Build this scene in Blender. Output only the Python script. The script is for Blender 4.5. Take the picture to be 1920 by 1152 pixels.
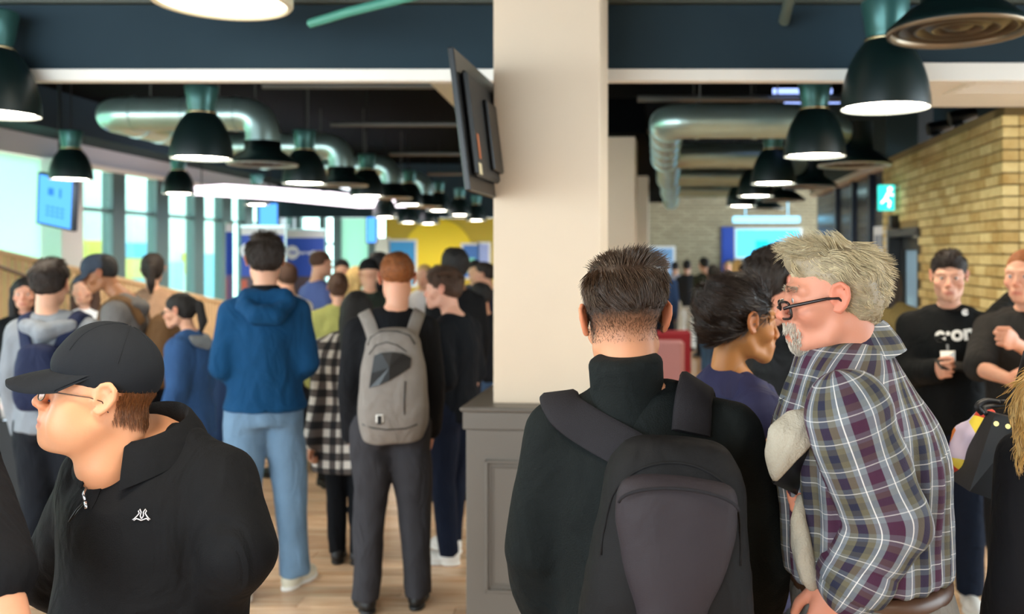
import bpy, bmesh, math, random
import numpy as np
from mathutils import Vector, Matrix

for _o in list(bpy.data.objects):
    bpy.data.objects.remove(_o, do_unlink=True)

# ------------------------------------------------------------------ camera, sky, exposure
F, CX, CY, CAMH = 1700.0, 1130.0, 475.0, 1.72      # focal length in px, principal point, eye height
SC = bpy.context.scene
COL = SC.collection
cam_d = bpy.data.cameras.new('camera')
cam = bpy.data.objects.new('camera', cam_d)
COL.objects.link(cam)
cam.location = (0, 0, CAMH)
cam.rotation_euler = (math.pi / 2, 0, 0)
cam_d.sensor_width = 36.0
cam_d.lens = F / 1920 * 36.0
cam_d.shift_x = (960 - CX) / 1920
cam_d.shift_y = (CY - 576) / 1920
cam_d.clip_start = 0.05
cam_d.dof.use_dof = True
cam_d.dof.focus_distance = 1.8
cam_d.dof.aperture_fstop = 2.9
SC.camera = cam

world = bpy.data.worlds.new('sky')
SC.world = world
world.use_nodes = True
bg = world.node_tree.nodes['Background']
bg.inputs[0].default_value = (0.80, 0.93, 1.0, 1)
bg.inputs[1].default_value = 3.2
SC.view_settings.view_transform = 'Standard'
SC.view_settings.look = 'None'
SC.view_settings.gamma = 1.0
SC.view_settings.use_curve_mapping = False
SC.view_settings.exposure = 1.28

# ------------------------------------------------------------------ helpers
def wpt(x, y, d):
    """photo pixel + depth -> world point"""
    return np.array([(x - CX) / F * d, d, CAMH - (y - CY) / F * d])

def lin(h):
    h = h.lstrip('#')
    c = [int(h[i:i + 2], 16) / 255 for i in (0, 2, 4)]
    return tuple(v / 12.92 if v <= .04045 else ((v + .055) / 1.055) ** 2.4 for v in c)

MATS = {}
def mat(name, c='#808080', rough=.6, metal=0., var=0., vscale=8., bump=0., bscale=60., emit=0., spec=.5, attr=False,
        sheen=0., sss=0., ecol=None, alpha=1., trans=0., stretch=None):
    if name in MATS:
        return MATS[name]
    m = bpy.data.materials.new(name)
    m.use_nodes = True
    nt = m.node_tree
    b = nt.nodes['Principled BSDF']
    c3 = lin(c) if isinstance(c, str) else c
    b.inputs['Base Color'].default_value = (*c3, 1)
    b.inputs['Roughness'].default_value = rough
    b.inputs['Metallic'].default_value = metal
    b.inputs['Specular IOR Level'].default_value = spec
    b.inputs['Alpha'].default_value = alpha
    b.inputs['Transmission Weight'].default_value = trans
    if sheen:
        b.inputs['Sheen Weight'].default_value = sheen
        b.inputs['Sheen Roughness'].default_value = .5
    if sss:
        b.inputs['Subsurface Weight'].default_value = sss
        b.inputs['Subsurface Radius'].default_value = (.012, .005, .003)
        b.inputs['Subsurface Scale'].default_value = 1.0
    if emit:
        b.inputs['Emission Color'].default_value = (*(lin(ecol) if ecol else c3), 1)
        b.inputs['Emission Strength'].default_value = emit
    src = None
    if attr:
        a = nt.nodes.new('ShaderNodeAttribute'); a.attribute_name = 'Col'
        src = a.outputs['Color']
    if var or bump:
        tc = nt.nodes.new('ShaderNodeTexCoord')
        mp = nt.nodes.new('ShaderNodeMapping')
        nt.links.new(tc.outputs['Object'], mp.inputs[0])
        if stretch: mp.inputs['Scale'].default_value = stretch
    if var:
        n = nt.nodes.new('ShaderNodeTexNoise'); n.inputs['Scale'].default_value = vscale; n.inputs['Detail'].default_value = 5
        nt.links.new(mp.outputs[0], n.inputs['Vector'])
        r = nt.nodes.new('ShaderNodeMapRange'); r.inputs[3].default_value = 1 - var; r.inputs[4].default_value = 1 + var
        r.inputs[1].default_value = .25; r.inputs[2].default_value = .75
        nt.links.new(n.outputs['Fac'], r.inputs[0])
        mx = nt.nodes.new('ShaderNodeVectorMath'); mx.operation = 'SCALE'
        if src is None: mx.inputs[0].default_value = c3
        else: nt.links.new(src, mx.inputs[0])
        nt.links.new(r.outputs[0], mx.inputs['Scale'])
        src = mx.outputs[0]
    if src is not None:
        nt.links.new(src, b.inputs['Base Color'])
    if bump:
        n2 = nt.nodes.new('ShaderNodeTexNoise'); n2.inputs['Scale'].default_value = bscale; n2.inputs['Detail'].default_value = 4
        nt.links.new(mp.outputs[0], n2.inputs['Vector'])
        bp = nt.nodes.new('ShaderNodeBump'); bp.inputs['Strength'].default_value = bump; bp.inputs['Distance'].default_value = .01
        nt.links.new(n2.outputs['Fac'], bp.inputs['Height'])
        nt.links.new(bp.outputs[0], b.inputs['Normal'])
    MATS[name] = m
    return m

def emat(name, c, s):
    if name in MATS: return MATS[name]
    m = bpy.data.materials.new(name); m.use_nodes = True
    nt = m.node_tree; nt.nodes.clear()
    e = nt.nodes.new('ShaderNodeEmission'); o = nt.nodes.new('ShaderNodeOutputMaterial')
    e.inputs[0].default_value = (*lin(c), 1); e.inputs[1].default_value = s
    nt.links.new(e.outputs[0], o.inputs[0]); MATS[name] = m
    return m

def link(name, me, parent=None):
    o = bpy.data.objects.new(name, me)
    COL.objects.link(o)
    if parent is not None: o.parent = parent
    return o

def tag(o, label=None, cat=None, group=None, kind=None):
    if label: o['label'] = label
    if cat: o['category'] = cat
    if group: o['group'] = group
    if kind: o['kind'] = kind
    return o

def empty(name, loc=(0, 0, 0), rz=0., label=None, cat=None, group=None):
    o = link(name, None)
    o.location = loc; o.rotation_euler = (0, 0, rz); o.empty_display_size = .1
    return tag(o, label, cat, group)

def npmesh(name, V, Q, smooth=True, col=None, attrs=None):
    """mesh from numpy verts and a list of (n,k) face index arrays"""
    me = bpy.data.meshes.new(name)
    V = np.asarray(V, dtype=np.float32)
    Q = [np.asarray(q, dtype=np.int32) for q in (Q if isinstance(Q, list) else [Q]) if len(q)]
    me.vertices.add(len(V)); me.vertices.foreach_set('co', V.ravel())
    nl = sum(q.size for q in Q); nf = sum(len(q) for q in Q)
    me.loops.add(nl); me.polygons.add(nf)
    me.loops.foreach_set('vertex_index', np.concatenate([q.ravel() for q in Q]))
    tot = np.concatenate([np.full(len(q), q.shape[1], dtype=np.int32) for q in Q])
    me.polygons.foreach_set('loop_start', np.concatenate([[0], np.cumsum(tot)[:-1]]).astype(np.int32))
    me.polygons.foreach_set('use_smooth', np.full(nf, smooth))
    me.update(calc_edges=True)
    if col is not None:
        a = me.color_attributes.new('Col', 'FLOAT_COLOR', 'POINT')
        c4 = np.ones((len(V), 4), dtype=np.float32); c4[:, :3] = col
        a.data.foreach_set('color', c4.ravel())
    for k, v in (attrs or {}).items():
        a = me.attributes.new(k, 'FLOAT_VECTOR', 'POINT')
        a.data.foreach_set('vector', np.asarray(v, dtype=np.float32).ravel())
    return me

class MB:
    """collects simple solids into one mesh"""
    def __init__(s): s.v = []; s.f = {}; s.n = 0
    def raw(s, V, faces):
        b = s.n; s.v.append(np.asarray(V, float)); s.n += len(V)
        for fc in faces: s.f.setdefault(len(fc), []).append([i + b for i in fc])
        return s
    def hexa(s, P):   # 8 points: bottom 4 ccw, top 4 ccw
        return s.raw(P, [(3, 2, 1, 0), (4, 5, 6, 7), (0, 1, 5, 4), (1, 2, 6, 5), (2, 3, 7, 6), (3, 0, 4, 7)])
    def box(s, lo, hi, R=None, t=None):
        x0, y0, z0 = lo; x1, y1, z1 = hi
        P = np.array([(x0, y0, z0), (x1, y0, z0), (x1, y1, z0), (x0, y1, z0), (x0, y0, z1), (x1, y0, z1), (x1, y1, z1), (x0, y1, z1)], float)
        if R is not None: P = P @ np.asarray(R).T
        if t is not None: P = P + np.asarray(t)
        return s.hexa(P)
    def bbox(s, lo, hi, b=.004, R=None, t=None):
        """box with chamfered edges"""
        lo = np.array(lo, float); hi = np.array(hi, float)
        V = []; F_ = []
        idx = {}
        for i in range(8):
            sx = (i & 1, (i >> 1) & 1, (i >> 2) & 1)
            for a in range(3):
                p = np.array([hi[k] if sx[k] else lo[k] for k in range(3)])
                for k in range(3):
                    if k != a: p[k] += -b if sx[k] else b
                idx[(i, a)] = len(V); V.append(p)
        for a in range(3):
            u, w = (a + 1) % 3, (a + 2) % 3
            for sgn in (0, 1):
                c = []
                for (du, dw) in ((0, 0), (1, 0), (1, 1), (0, 1)):
                    i = (sgn << a) | (du << u) | (dw << w); c.append(idx[(i, a)])
                F_.append(c if sgn else c[::-1])
        for i in range(8):
            sx = [(i >> k) & 1 for k in range(3)]
            t3 = [idx[(i, 0)], idx[(i, 1)], idx[(i, 2)]]
            F_.append(t3 if sum(sx) % 2 else t3[::-1])
        for a in range(3):
            u, w = (a + 1) % 3, (a + 2) % 3
            for du in (0, 1):
                for dw in (0, 1):
                    i0 = (du << u) | (dw << w); i1 = i0 | (1 << a)
                    q = [idx[(i0, u)], idx[(i1, u)], idx[(i1, w)], idx[(i0, w)]]
                    F_.append(q if du == dw else q[::-1])
        V = np.array(V)
        if R is not None: V = V @ np.asarray(R).T
        if t is not None: V = V + np.asarray(t)
        return s.raw(V, F_)
    def tube(s, pts, r, n=10, caps=True):
        pts = [np.array(p, float) for p in pts]
        rr = r if hasattr(r, '__len__') else [r] * len(pts)
        V = []; prev = None
        for i, p in enumerate(pts):
            d = (pts[min(i + 1, len(pts) - 1)] - pts[max(i - 1, 0)]); d /= np.linalg.norm(d) + 1e-12
            if prev is None:
                a = np.array([0, 0, 1.]) if abs(d[2]) < .9 else np.array([1., 0, 0])
                u = np.cross(d, a)
            else: u = prev - d * np.dot(prev, d)
            u /= np.linalg.norm(u); prev = u; w = np.cross(d, u)
            for k in range(n):
                t = 2 * math.pi * k / n
                V.append(p + rr[i] * (math.cos(t) * u + math.sin(t) * w))
        Fc = []
        for i in range(len(pts) - 1):
            for k in range(n):
                a, b = i * n + k, i * n + (k + 1) % n
                Fc.append((a, b, b + n, a + n))
        if caps:
            Fc.append(tuple(range(n))[::-1]); Fc.append(tuple(range((len(pts) - 1) * n, len(pts) * n)))
        return s.raw(V, Fc)
    def lathe(s, prof, n=32, c=(0, 0, 0)):
        V = []
        for (r, z) in prof:
            for k in range(n):
                t = 2 * math.pi * k / n
                V.append((c[0] + r * math.cos(t), c[1] + r * math.sin(t), c[2] + z))
        Fc = []
        for i in range(len(prof) - 1):
            for k in range(n):
                a, b = i * n + k, i * n + (k + 1) % n
                Fc.append((a, b, b + n, a + n))
        return s.raw(V, Fc)
    def disc(s, r, z, n=32, c=(0, 0, 0), up=False):
        V = [(c[0] + r * math.cos(2 * math.pi * k / n), c[1] + r * math.sin(2 * math.pi * k / n), c[2] + z) for k in range(n)]
        return s.raw(V, [tuple(range(n)) if up else tuple(range(n))[::-1]])
    def ribbon(s, pts, ups, w, th):
        """strap: centre points, surface normals, width, thickness"""
        pts = [np.array(p, float) for p in pts]; V = []
        for i, p in enumerate(pts):
            d = pts[min(i + 1, len(pts) - 1)] - pts[max(i - 1, 0)]; d /= np.linalg.norm(d)
            n = np.array(ups[i], float); n -= d * np.dot(n, d); n /= np.linalg.norm(n)
            sd = np.cross(d, n); ww = w[i] if hasattr(w, '__len__') else w
            for (a, b) in ((-.5, 0), (-.5, .6), (-.4, 1), (.4, 1), (.5, .6), (.5, 0)):
                V.append(p + sd * a * ww + n * b * th)
        m = 6; Fc = []
        for i in range(len(pts) - 1):
            for k in range(m):
                a, b = i * m + k, i * m + (k + 1) % m
                Fc.append((a, b, b + m, a + m))
        Fc.append(tuple(range(m))[::-1]); Fc.append(tuple(range((len(pts) - 1) * m, len(pts) * m)))
        return s.raw(V, Fc)
    def mesh(s, name, smooth=False, angle=None):
        me = npmesh(name, np.concatenate(s.v), [np.array(q) for q in s.f.values()], smooth)
        if angle is not None:
            me.polygons.foreach_set('use_smooth', np.full(len(me.polygons), True))
            me.set_sharp_from_angle(angle=math.radians(angle))
        return me
    def build(s, name, m, parent=None, smooth=False, angle=None):
        me = s.mesh(name, smooth, angle)
        if m: me.materials.append(m)
        return link(name, me, parent)

def rotm(rx=0, ry=0, rz=0):
    return np.array(Matrix.Rotation(rz, 3, 'Z') @ Matrix.Rotation(ry, 3, 'Y') @ Matrix.Rotation(rx, 3, 'X'))

def spline(pts, n=8):
    """Catmull-Rom through points"""
    P = [np.array(p, float) for p in pts]
    P = [2 * P[0] - P[1]] + P + [2 * P[-1] - P[-2]]
    out = []
    for i in range(1, len(P) - 2):
        for k in range(n):
            t = k / n
            a, b, c, d = P[i - 1], P[i], P[i + 1], P[i + 2]
            out.append(.5 * ((2 * b) + (-a + c) * t + (2 * a - 5 * b + 4 * c - d) * t * t + (-a + 3 * b - 3 * c + d) * t ** 3))
    out.append(P[-2])
    return out

def vnoise(p, seed=0):
    """vectorised value noise, p (n,3) -> (n,) in -1..1"""
    p = np.asarray(p, dtype=np.float64)
    i = np.floor(p).astype(np.int64); f = p - i; f = f * f * (3 - 2 * f)
    def h(a, b, c):
        n = (a * 374761393 + b * 668265263 + c * 2147483647 + seed * 1274126177) & 0xffffffff
        n = ((n ^ (n >> 13)) * 1274126177) & 0xffffffff
        n = n ^ (n >> 16)
        return (n & 0xffff) / 32767.5 - 1
    r = 0
    for dx in (0, 1):
        wx = f[:, 0] if dx else 1 - f[:, 0]
        for dy in (0, 1):
            wy = f[:, 1] if dy else 1 - f[:, 1]
            for dz in (0, 1):
                wz = f[:, 2] if dz else 1 - f[:, 2]
                r = r + wx * wy * wz * h(i[:, 0] + dx, i[:, 1] + dy, i[:, 2] + dz)
    return r

# ------------------------------------------------------------------ implicit surfaces (organic shapes)
class Fld:
    BG = .09
    def __init__(s): s.ops = []; s.frame()
    def frame(s, R=None, t=(0, 0, 0), sc=1.):
        s.R = np.eye(3) if R is None else np.asarray(R); s.t = np.asarray(t, float); s.sc = sc
        return s
    def T(s, p): return s.R @ (np.asarray(p, float) * s.sc) + s.t
    def _add(s, fn, lo, hi, k, op): s.ops.append((op, fn, np.asarray(lo), np.asarray(hi), k)); return s
    def chain(s, pts, r, k=.012, op='u'):
        P = [s.T(p) for p in pts]; rr = [x * s.sc for x in (r if hasattr(r, '__len__') else [r] * len(pts))]
        A = np.array(P); lo = (A - np.array(rr)[:, None]).min(0); hi = (A + np.array(rr)[:, None]).max(0)
        def fn(X):
            d = None
            for i in range(max(1, len(P) - 1)):
                a = P[i]; b = P[min(i + 1, len(P) - 1)]; ab = b - a; L = ab @ ab
                pa = X - a
                if L < 1e-12: di = np.sqrt((pa ** 2).sum(1)) - rr[i]
                else:
                    t = np.clip(pa @ ab / L, 0, 1)
                    q = pa - t[:, None] * ab
                    di = np.sqrt((q ** 2).sum(1)) - (rr[i] + (rr[min(i + 1, len(P) - 1)] - rr[i]) * t)
                d = di if d is None else np.minimum(d, di)
            return d
        return s._add(fn, lo, hi, k, op)
    def ell(s, c, r, k=.012, op='u', R=None):
        c = s.T(c); r = np.asarray(r, float) * s.sc; M = s.R if R is None else s.R @ R
        e = np.sqrt((M ** 2) @ (r ** 2))
        def fn(X):
            q = (X - c) @ M / r
            k0 = np.sqrt((q ** 2).sum(1)); k1 = np.sqrt(((q / r) ** 2).sum(1)) + 1e-9
            return k0 * (k0 - 1) / k1
        return s._add(fn, c - e, c + e, k, op)
    def box(s, c, h, rd=.01, k=.01, op='u', R=None):
        c = s.T(c); h = np.asarray(h, float) * s.sc; M = s.R if R is None else s.R @ R
        rd *= s.sc; e = np.abs(M) @ h
        def fn(X):
            q = np.abs((X - c) @ M) - (h - rd)
            return np.sqrt((np.maximum(q, 0) ** 2).sum(1)) + np.minimum(q.max(1), 0) - rd
        return s._add(fn, c - e, c + e, k, op)
    def loft(s, st, k=.02, op='u', ex=2.0):
        """st rows: z, rx, ry, cx, cy in the current frame (axis z)"""
        st = np.array([list(r) + [0] * (5 - len(r)) for r in st], float)
        z = st[:, 0]; zz = np.linspace(z[0], z[-1], 64)
        tab = []
        for c in range(1, 5):     # monotone-ish smooth resample
            y = st[:, c]; m = np.gradient(y, z)
            i = np.clip(np.searchsorted(z, zz, side='right') - 1, 0, len(z) - 2)
            hh = z[i + 1] - z[i]; t = (zz - z[i]) / hh
            tab.append((2 * t ** 3 - 3 * t ** 2 + 1) * y[i] + (t ** 3 - 2 * t ** 2 + t) * hh * m[i] + (-2 * t ** 3 + 3 * t ** 2) * y[i + 1] + (t ** 3 - t ** 2) * hh * m[i + 1])
        R, t0, sc = s.R, s.t.copy(), s.sc
        mx = max((np.abs(tab[2]) + tab[0]).max(), (np.abs(tab[3]) + tab[1]).max())
        cor = np.array([s.T((a, b, c)) for a in (-mx, mx) for b in (-mx, mx) for c in (z[0], z[-1])])
        def fn(X):
            q = (X - t0) @ R / sc
            rx = np.interp(q[:, 2], zz, tab[0]); ry = np.interp(q[:, 2], zz, tab[1])
            cx = np.interp(q[:, 2], zz, tab[2]); cy = np.interp(q[:, 2], zz, tab[3])
            a = np.abs((q[:, 0] - cx) / rx); b = np.abs((q[:, 1] - cy) / ry)
            qq = np.sqrt(a * a + b * b) if ex == 2.0 else (a ** ex + b ** ex) ** (1 / ex)
            d = (qq - 1) * np.minimum(rx, ry)
            dz = np.maximum(z[0] - q[:, 2], q[:, 2] - z[-1])
            e = .02
            h = np.clip(.5 + .5 * (d - dz) / e, 0, 1)
            return (dz * (1 - h) + d * h + e * h * (1 - h)) * sc
        return s._add(fn, cor.min(0), cor.max(0), k, op)
    def cut(s, n, p, k=.004):
        """remove everything on the side the normal points to"""
        n = s.R @ np.asarray(n, float); n /= np.linalg.norm(n); c = n @ s.T(p)
        s.ops.append(('c', lambda X: X @ n - c, None, None, k)); return s
    def disp(s, fn):
        s.ops.append(('d', fn, None, None, 0)); return s
    def custom(s, fn, lo, hi, k=.01, op='u'):
        return s._add(fn, lo, hi, k, op)
    def bounds(s):
        L = [o[2] for o in s.ops if o[0] == 'u']; Hh = [o[3] for o in s.ops if o[0] == 'u']
        return np.min(L, 0), np.max(Hh, 0)
    def grid(s, ax):
        X, Y, Z = ax; V = np.full((len(X), len(Y), len(Z)), s.BG, dtype=np.float32)
        def sub(lo, hi, m):
            sl = []
            for a, l, h in zip(ax, lo, hi):
                i0 = max(0, np.searchsorted(a, l - m) - 1); i1 = min(len(a), np.searchsorted(a, h + m) + 1)
                sl.append(slice(i0, i1))
            return tuple(sl)
        def pts(sl):
            g = np.meshgrid(X[sl[0]], Y[sl[1]], Z[sl[2]], indexing='ij')
            return np.stack([q.ravel() for q in g], 1)
        full = (slice(0, len(X)), slice(0, len(Y)), slice(0, len(Z)))
        for op, fn, lo, hi, k in s.ops:
            if op == 'u':
                sl = sub(lo, hi, .02 + k)
                P = pts(sl)
                if not len(P): continue
                a = V[sl]; b = fn(P).reshape(a.shape).astype(np.float32)
                h = np.clip(.5 + .5 * (b - a) / k, 0, 1)
                V[sl] = b + (a - b) * h - k * h * (1 - h)
            elif op in 'sc':
                sl = full if op == 'c' else sub(lo, hi, k + .005)
                if op == 'c':
                    a = V; b = fn(pts(sl)).reshape(a.shape).astype(np.float32)
                else:
                    P = pts(sl)
                    if not len(P): continue
                    a = V[sl]; b = -fn(P).reshape(a.shape).astype(np.float32)
                h = np.clip(.5 - .5 * (b - a) / k, 0, 1)
                V[sl] = b + (a - b) * h + k * h * (1 - h)
            elif op == 'd':
                m = np.abs(V) < .04
                ix = np.nonzero(m)
                P = np.stack([X[ix[0]], Y[ix[1]], Z[ix[2]]], 1)
                V[m] += fn(P).astype(np.float32)
        return V
    def mesh(s, step, fine=(), lo=None, hi=None):
        l, h = s.bounds()
        lo = l if lo is None else np.maximum(l, lo); hi = h if hi is None else np.minimum(h, hi)
        ax = []
        for a in range(3):
            x = lo[a] - 2 * step - .012; L = [x]
            while x < hi[a] + 2 * step + .012:
                st = step
                for (fl, fh, fs) in fine:
                    if fl[a] - step < x < fh[a]: st = min(st, fs)
                x += st; L.append(x)
            ax.append(np.array(L))
        V = s.grid(ax)
        for a in range(3):      # close at the borders
            sl = [slice(None)] * 3
            for e in (0, -1):
                sl[a] = e; V[tuple(sl)] = np.maximum(V[tuple(sl)], .001); 
            sl[a] = slice(None)
        return surfnet(V, ax)

def surfnet(V, ax):
    ins = V < 0
    nx, ny, nz = V.shape
    c = np.zeros((nx - 1, ny - 1, nz - 1), dtype=np.uint8)
    for i in (0, 1):
        for j in (0, 1):
            for k in (0, 1):
                c += ins[i:nx - 1 + i, j:ny - 1 + j, k:nz - 1 + k]
    m = (c > 0) & (c < 8)
    ids = np.full(c.shape, -1, dtype=np.int64)
    I, J, K = np.nonzero(m); n = len(I)
    ids[m] = np.arange(n)
    pos = np.zeros((n, 3)); cnt = np.zeros(n)
    cr = [(i, j, k) for i in (0, 1) for j in (0, 1) for k in (0, 1)]
    for a in cr:
        for d in range(3):
            if a[d] == 0:
                b = list(a); b[d] = 1
                v1 = V[I + a[0], J + a[1], K + a[2]]; v2 = V[I + b[0], J + b[1], K + b[2]]
                x = (v1 < 0) != (v2 < 0)
                t = np.where(x, v1 / np.where(x, v1 - v2, 1), 0)
                p1 = np.stack([ax[0][I + a[0]], ax[1][J + a[1]], ax[2][K + a[2]]], 1)
                p2 = np.stack([ax[0][I + b[0]], ax[1][J + b[1]], ax[2][K + b[2]]], 1)
                pos += np.where(x[:, None], p1 + (p2 - p1) * t[:, None], 0); cnt += x
    pos /= np.maximum(cnt, 1)[:, None]
    Q = []
    for d in range(3):
        sh = [slice(None)] * 3; sl0 = list(sh); sl1 = list(sh); sl0[d] = slice(0, -1); sl1[d] = slice(1, None)
        e = ins[tuple(sl0)] != ins[tuple(sl1)]
        u, w = (d + 1) % 3, (d + 2) % 3
        E = list(np.nonzero(e))
        ok = (E[u] > 0) & (E[w] > 0) & (E[u] < V.shape[u] - 1) & (E[w] < V.shape[w] - 1)
        E = [q[ok] for q in E]
        def cell(du, dw):
            q = [x.copy() for x in E]; q[u] = q[u] + du; q[w] = q[w] + dw
            return ids[q[0], q[1], q[2]]
        quad = np.stack([cell(-1, -1), cell(0, -1), cell(0, 0), cell(-1, 0)], 1)
        fl = ~ins[E[0], E[1], E[2]]
        quad[fl] = quad[fl][:, ::-1]
        Q.append(quad)
    Q = np.concatenate(Q)
    Q = Q[(Q >= 0).all(1)]
    return pos, Q

def vnormals(V, Q):
    n = np.zeros_like(V)
    fn = np.cross(V[Q[:, 2]] - V[Q[:, 0]], V[Q[:, 3]] - V[Q[:, 1]])
    for k in range(4): np.add.at(n, Q[:, k], fn)
    return n / (np.linalg.norm(n, axis=1, keepdims=True) + 1e-12)

def smooth_mesh(V, Q, it=1, lam=.5):
    for _ in range(it):
        a = np.zeros_like(V); c = np.zeros(len(V))
        for k in range(4):
            i, j = Q[:, k], Q[:, (k + 1) % 4]
            np.add.at(a, i, V[j]); np.add.at(c, i, 1); np.add.at(a, j, V[i]); np.add.at(c, j, 1)
        V = V + lam * (a / np.maximum(c, 1)[:, None] - V)
    return V

def fobj(name, f, step, m, parent, fine=(), col=None, smooth_it=0, attrs=None, lo=None, hi=None, wr=None):
    V, Q = f.mesh(step, fine, lo, hi)
    if smooth_it: V = smooth_mesh(V, Q, smooth_it)
    if wr is not None: V = V + vnormals(V, Q) * wr(V)[:, None]
    c = col(V) if col else None
    at = {k: fn(V) for k, fn in (attrs or {}).items()}
    me = npmesh(name, V, Q, True, c, at)
    me.materials.append(m)
    return link(name, me, parent)
# ------------------------------------------------------------------ materials of the place
M_dark = mat('dark_paint', '#293a44', .7, var=.08, vscale=2, spec=.15)
M_black = mat('black_ceiling', '#07090b', .9, spec=.03)
M_white = mat('white_paint', '#fbf8f0', .5, var=.01)
M_cream = mat('cream_paint', '#dfcbb2', .55, var=.04, vscale=1.5, bump=.02)
M_grey = mat('warm_grey_paint', '#6b655e', .42, var=.04, vscale=3, bump=.03, bscale=20)
M_mull = mat('grey_green_metal', '#5d7478', .45)
M_steel = mat('galvanised_steel', '#bfdcd8', .3, metal=.8, var=.12, vscale=3)
M_pipe = mat('pipe_grey', '#70706c', .4, metal=.5)
M_pipew = mat('pipe_white', '#c8c8c4', .4)
M_rubber = mat('black_plastic', '#0d0e10', .35)
M_mortar = mat('mortar', '#8f7a50', .9)
M_lampglass = emat('lamp_light', '#fff0d8', 20.0)

def plank_mat():
    m = bpy.data.materials.new('oak_plank'); m.use_nodes = True; nt = m.node_tree
    b = nt.nodes['Principled BSDF']; b.inputs['Roughness'].default_value = .26
    tc = nt.nodes.new('ShaderNodeTexCoord'); mp = nt.nodes.new('ShaderNodeMapping'); mp.inputs['Scale'].default_value = (1.6, 22, 1)
    oi = nt.nodes.new('ShaderNodeObjectInfo')
    n = nt.nodes.new('ShaderNodeTexNoise'); n.inputs['Scale'].default_value = 2.2; n.inputs['Detail'].default_value = 7; n.noise_dimensions = '4D'
    mu = nt.nodes.new('ShaderNodeMath'); mu.operation = 'MULTIPLY'; mu.inputs[1].default_value = 37
    nt.links.new(oi.outputs['Random'], mu.inputs[0]); nt.links.new(mu.outputs[0], n.inputs['W'])
    nt.links.new(tc.outputs['Object'], mp.inputs[0]); nt.links.new(mp.outputs[0], n.inputs['Vector'])
    r = nt.nodes.new('ShaderNodeValToRGB'); e = r.color_ramp.elements
    e[0].position = .3; e[0].color = (*lin('#d3a27a'), 1); e[1].position = .7; e[1].color = (*lin('#f6dab8'), 1)
    nt.links.new(n.outputs['Fac'], r.inputs[0])
    hs = nt.nodes.new('ShaderNodeHueSaturation'); mr = nt.nodes.new('ShaderNodeMapRange')
    mr.inputs[3].default_value = .82; mr.inputs[4].default_value = 1.15
    nt.links.new(oi.outputs['Random'], mr.inputs[0]); nt.links.new(mr.outputs[0], hs.inputs['Value'])
    nt.links.new(r.outputs[0], hs.inputs['Color']); nt.links.new(hs.outputs[0], b.inputs['Base Color'])
    return m

def floor_mat():
    m = bpy.data.materials.new('oak_floor'); m.use_nodes = True; nt = m.node_tree
    b = nt.nodes['Principled BSDF']; b.inputs['Roughness'].default_value = .26
    tc = nt.nodes.new('ShaderNodeTexCoord')
    br = nt.nodes.new('ShaderNodeTexBrick'); br.inputs['Scale'].default_value = 1; br.inputs['Mortar Size'].default_value = .004
    br.inputs['Brick Width'].default_value = 1.25; br.inputs['Row Height'].default_value = .14
    br.inputs['Color1'].default_value = (*lin('#dcb085'), 1); br.inputs['Color2'].default_value = (*lin('#d09f74'), 1); br.inputs['Mortar'].default_value = (*lin('#6a4526'), 1)
    nt.links.new(tc.outputs['Object'], br.inputs['Vector'])
    nt.links.new(br.outputs['Color'], b.inputs['Base Color'])
    return m

def brick_mat(name, c1, c2):
    m = bpy.data.materials.new(name); m.use_nodes = True; nt = m.node_tree
    b = nt.nodes['Principled BSDF']; b.inputs['Roughness'].default_value = .8
    oi = nt.nodes.new('ShaderNodeObjectInfo'); tc = nt.nodes.new('ShaderNodeTexCoord')
    n = nt.nodes.new('ShaderNodeTexNoise'); n.inputs['Scale'].default_value = 14; n.inputs['Detail'].default_value = 5
    ge = nt.nodes.new('ShaderNodeNewGeometry')
    nt.links.new(ge.outputs['Position'], n.inputs['Vector'])
    mx = nt.nodes.new('ShaderNodeMix'); mx.data_type = 'RGBA'
    mx.inputs['A'].default_value = (*lin(c1), 1); mx.inputs['B'].default_value = (*lin(c2), 1)
    ad = nt.nodes.new('ShaderNodeMath'); ad.operation = 'MULTIPLY_ADD'; ad.inputs[1].default_value = .75
    s2 = nt.nodes.new('ShaderNodeMath'); s2.operation = 'MULTIPLY_ADD'; s2.inputs[1].default_value = 1.0; s2.inputs[2].default_value = -.35
    nt.links.new(n.outputs['Fac'], s2.inputs[0]); nt.links.new(oi.outputs['Random'], ad.inputs[0]); nt.links.new(s2.outputs[0], ad.inputs[2])
    nt.links.new(ad.outputs[0], mx.inputs['Factor']); nt.links.new(mx.outputs['Result'], b.inputs['Base Color'])
    bp = nt.nodes.new('ShaderNodeBump'); bp.inputs['Strength'].default_value = .3; bp.inputs['Distance'].default_value = .004
    nt.links.new(n.outputs['Fac'], bp.inputs['Height']); nt.links.new(bp.outputs[0], b.inputs['Normal'])
    return m

def tex_brick_mat(name, c1, c2, mo, w, h, mort=.01, rot=None, rough=.8):
    m = bpy.data.materials.new(name); m.use_nodes = True; nt = m.node_tree
    b = nt.nodes['Principled BSDF']; b.inputs['Roughness'].default_value = rough
    tc = nt.nodes.new('ShaderNodeTexCoord'); mp = nt.nodes.new('ShaderNodeMapping')
    mp.inputs['Rotation'].default_value = rot or (0, 0, 0)
    br = nt.nodes.new('ShaderNodeTexBrick'); br.inputs['Scale'].default_value = 1; br.inputs['Mortar Size'].default_value = mort
    br.inputs['Brick Width'].default_value = w; br.inputs['Row Height'].default_value = h
    for k, c in (('Color1', c1), ('Color2', c2), ('Mortar', mo)): br.inputs[k].default_value = (*lin(c), 1)
    nt.links.new(tc.outputs['Object'], mp.inputs[0]); nt.links.new(mp.outputs[0], br.inputs['Vector'])
    nt.links.new(br.outputs['Color'], b.inputs['Base Color'])
    return m

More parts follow.
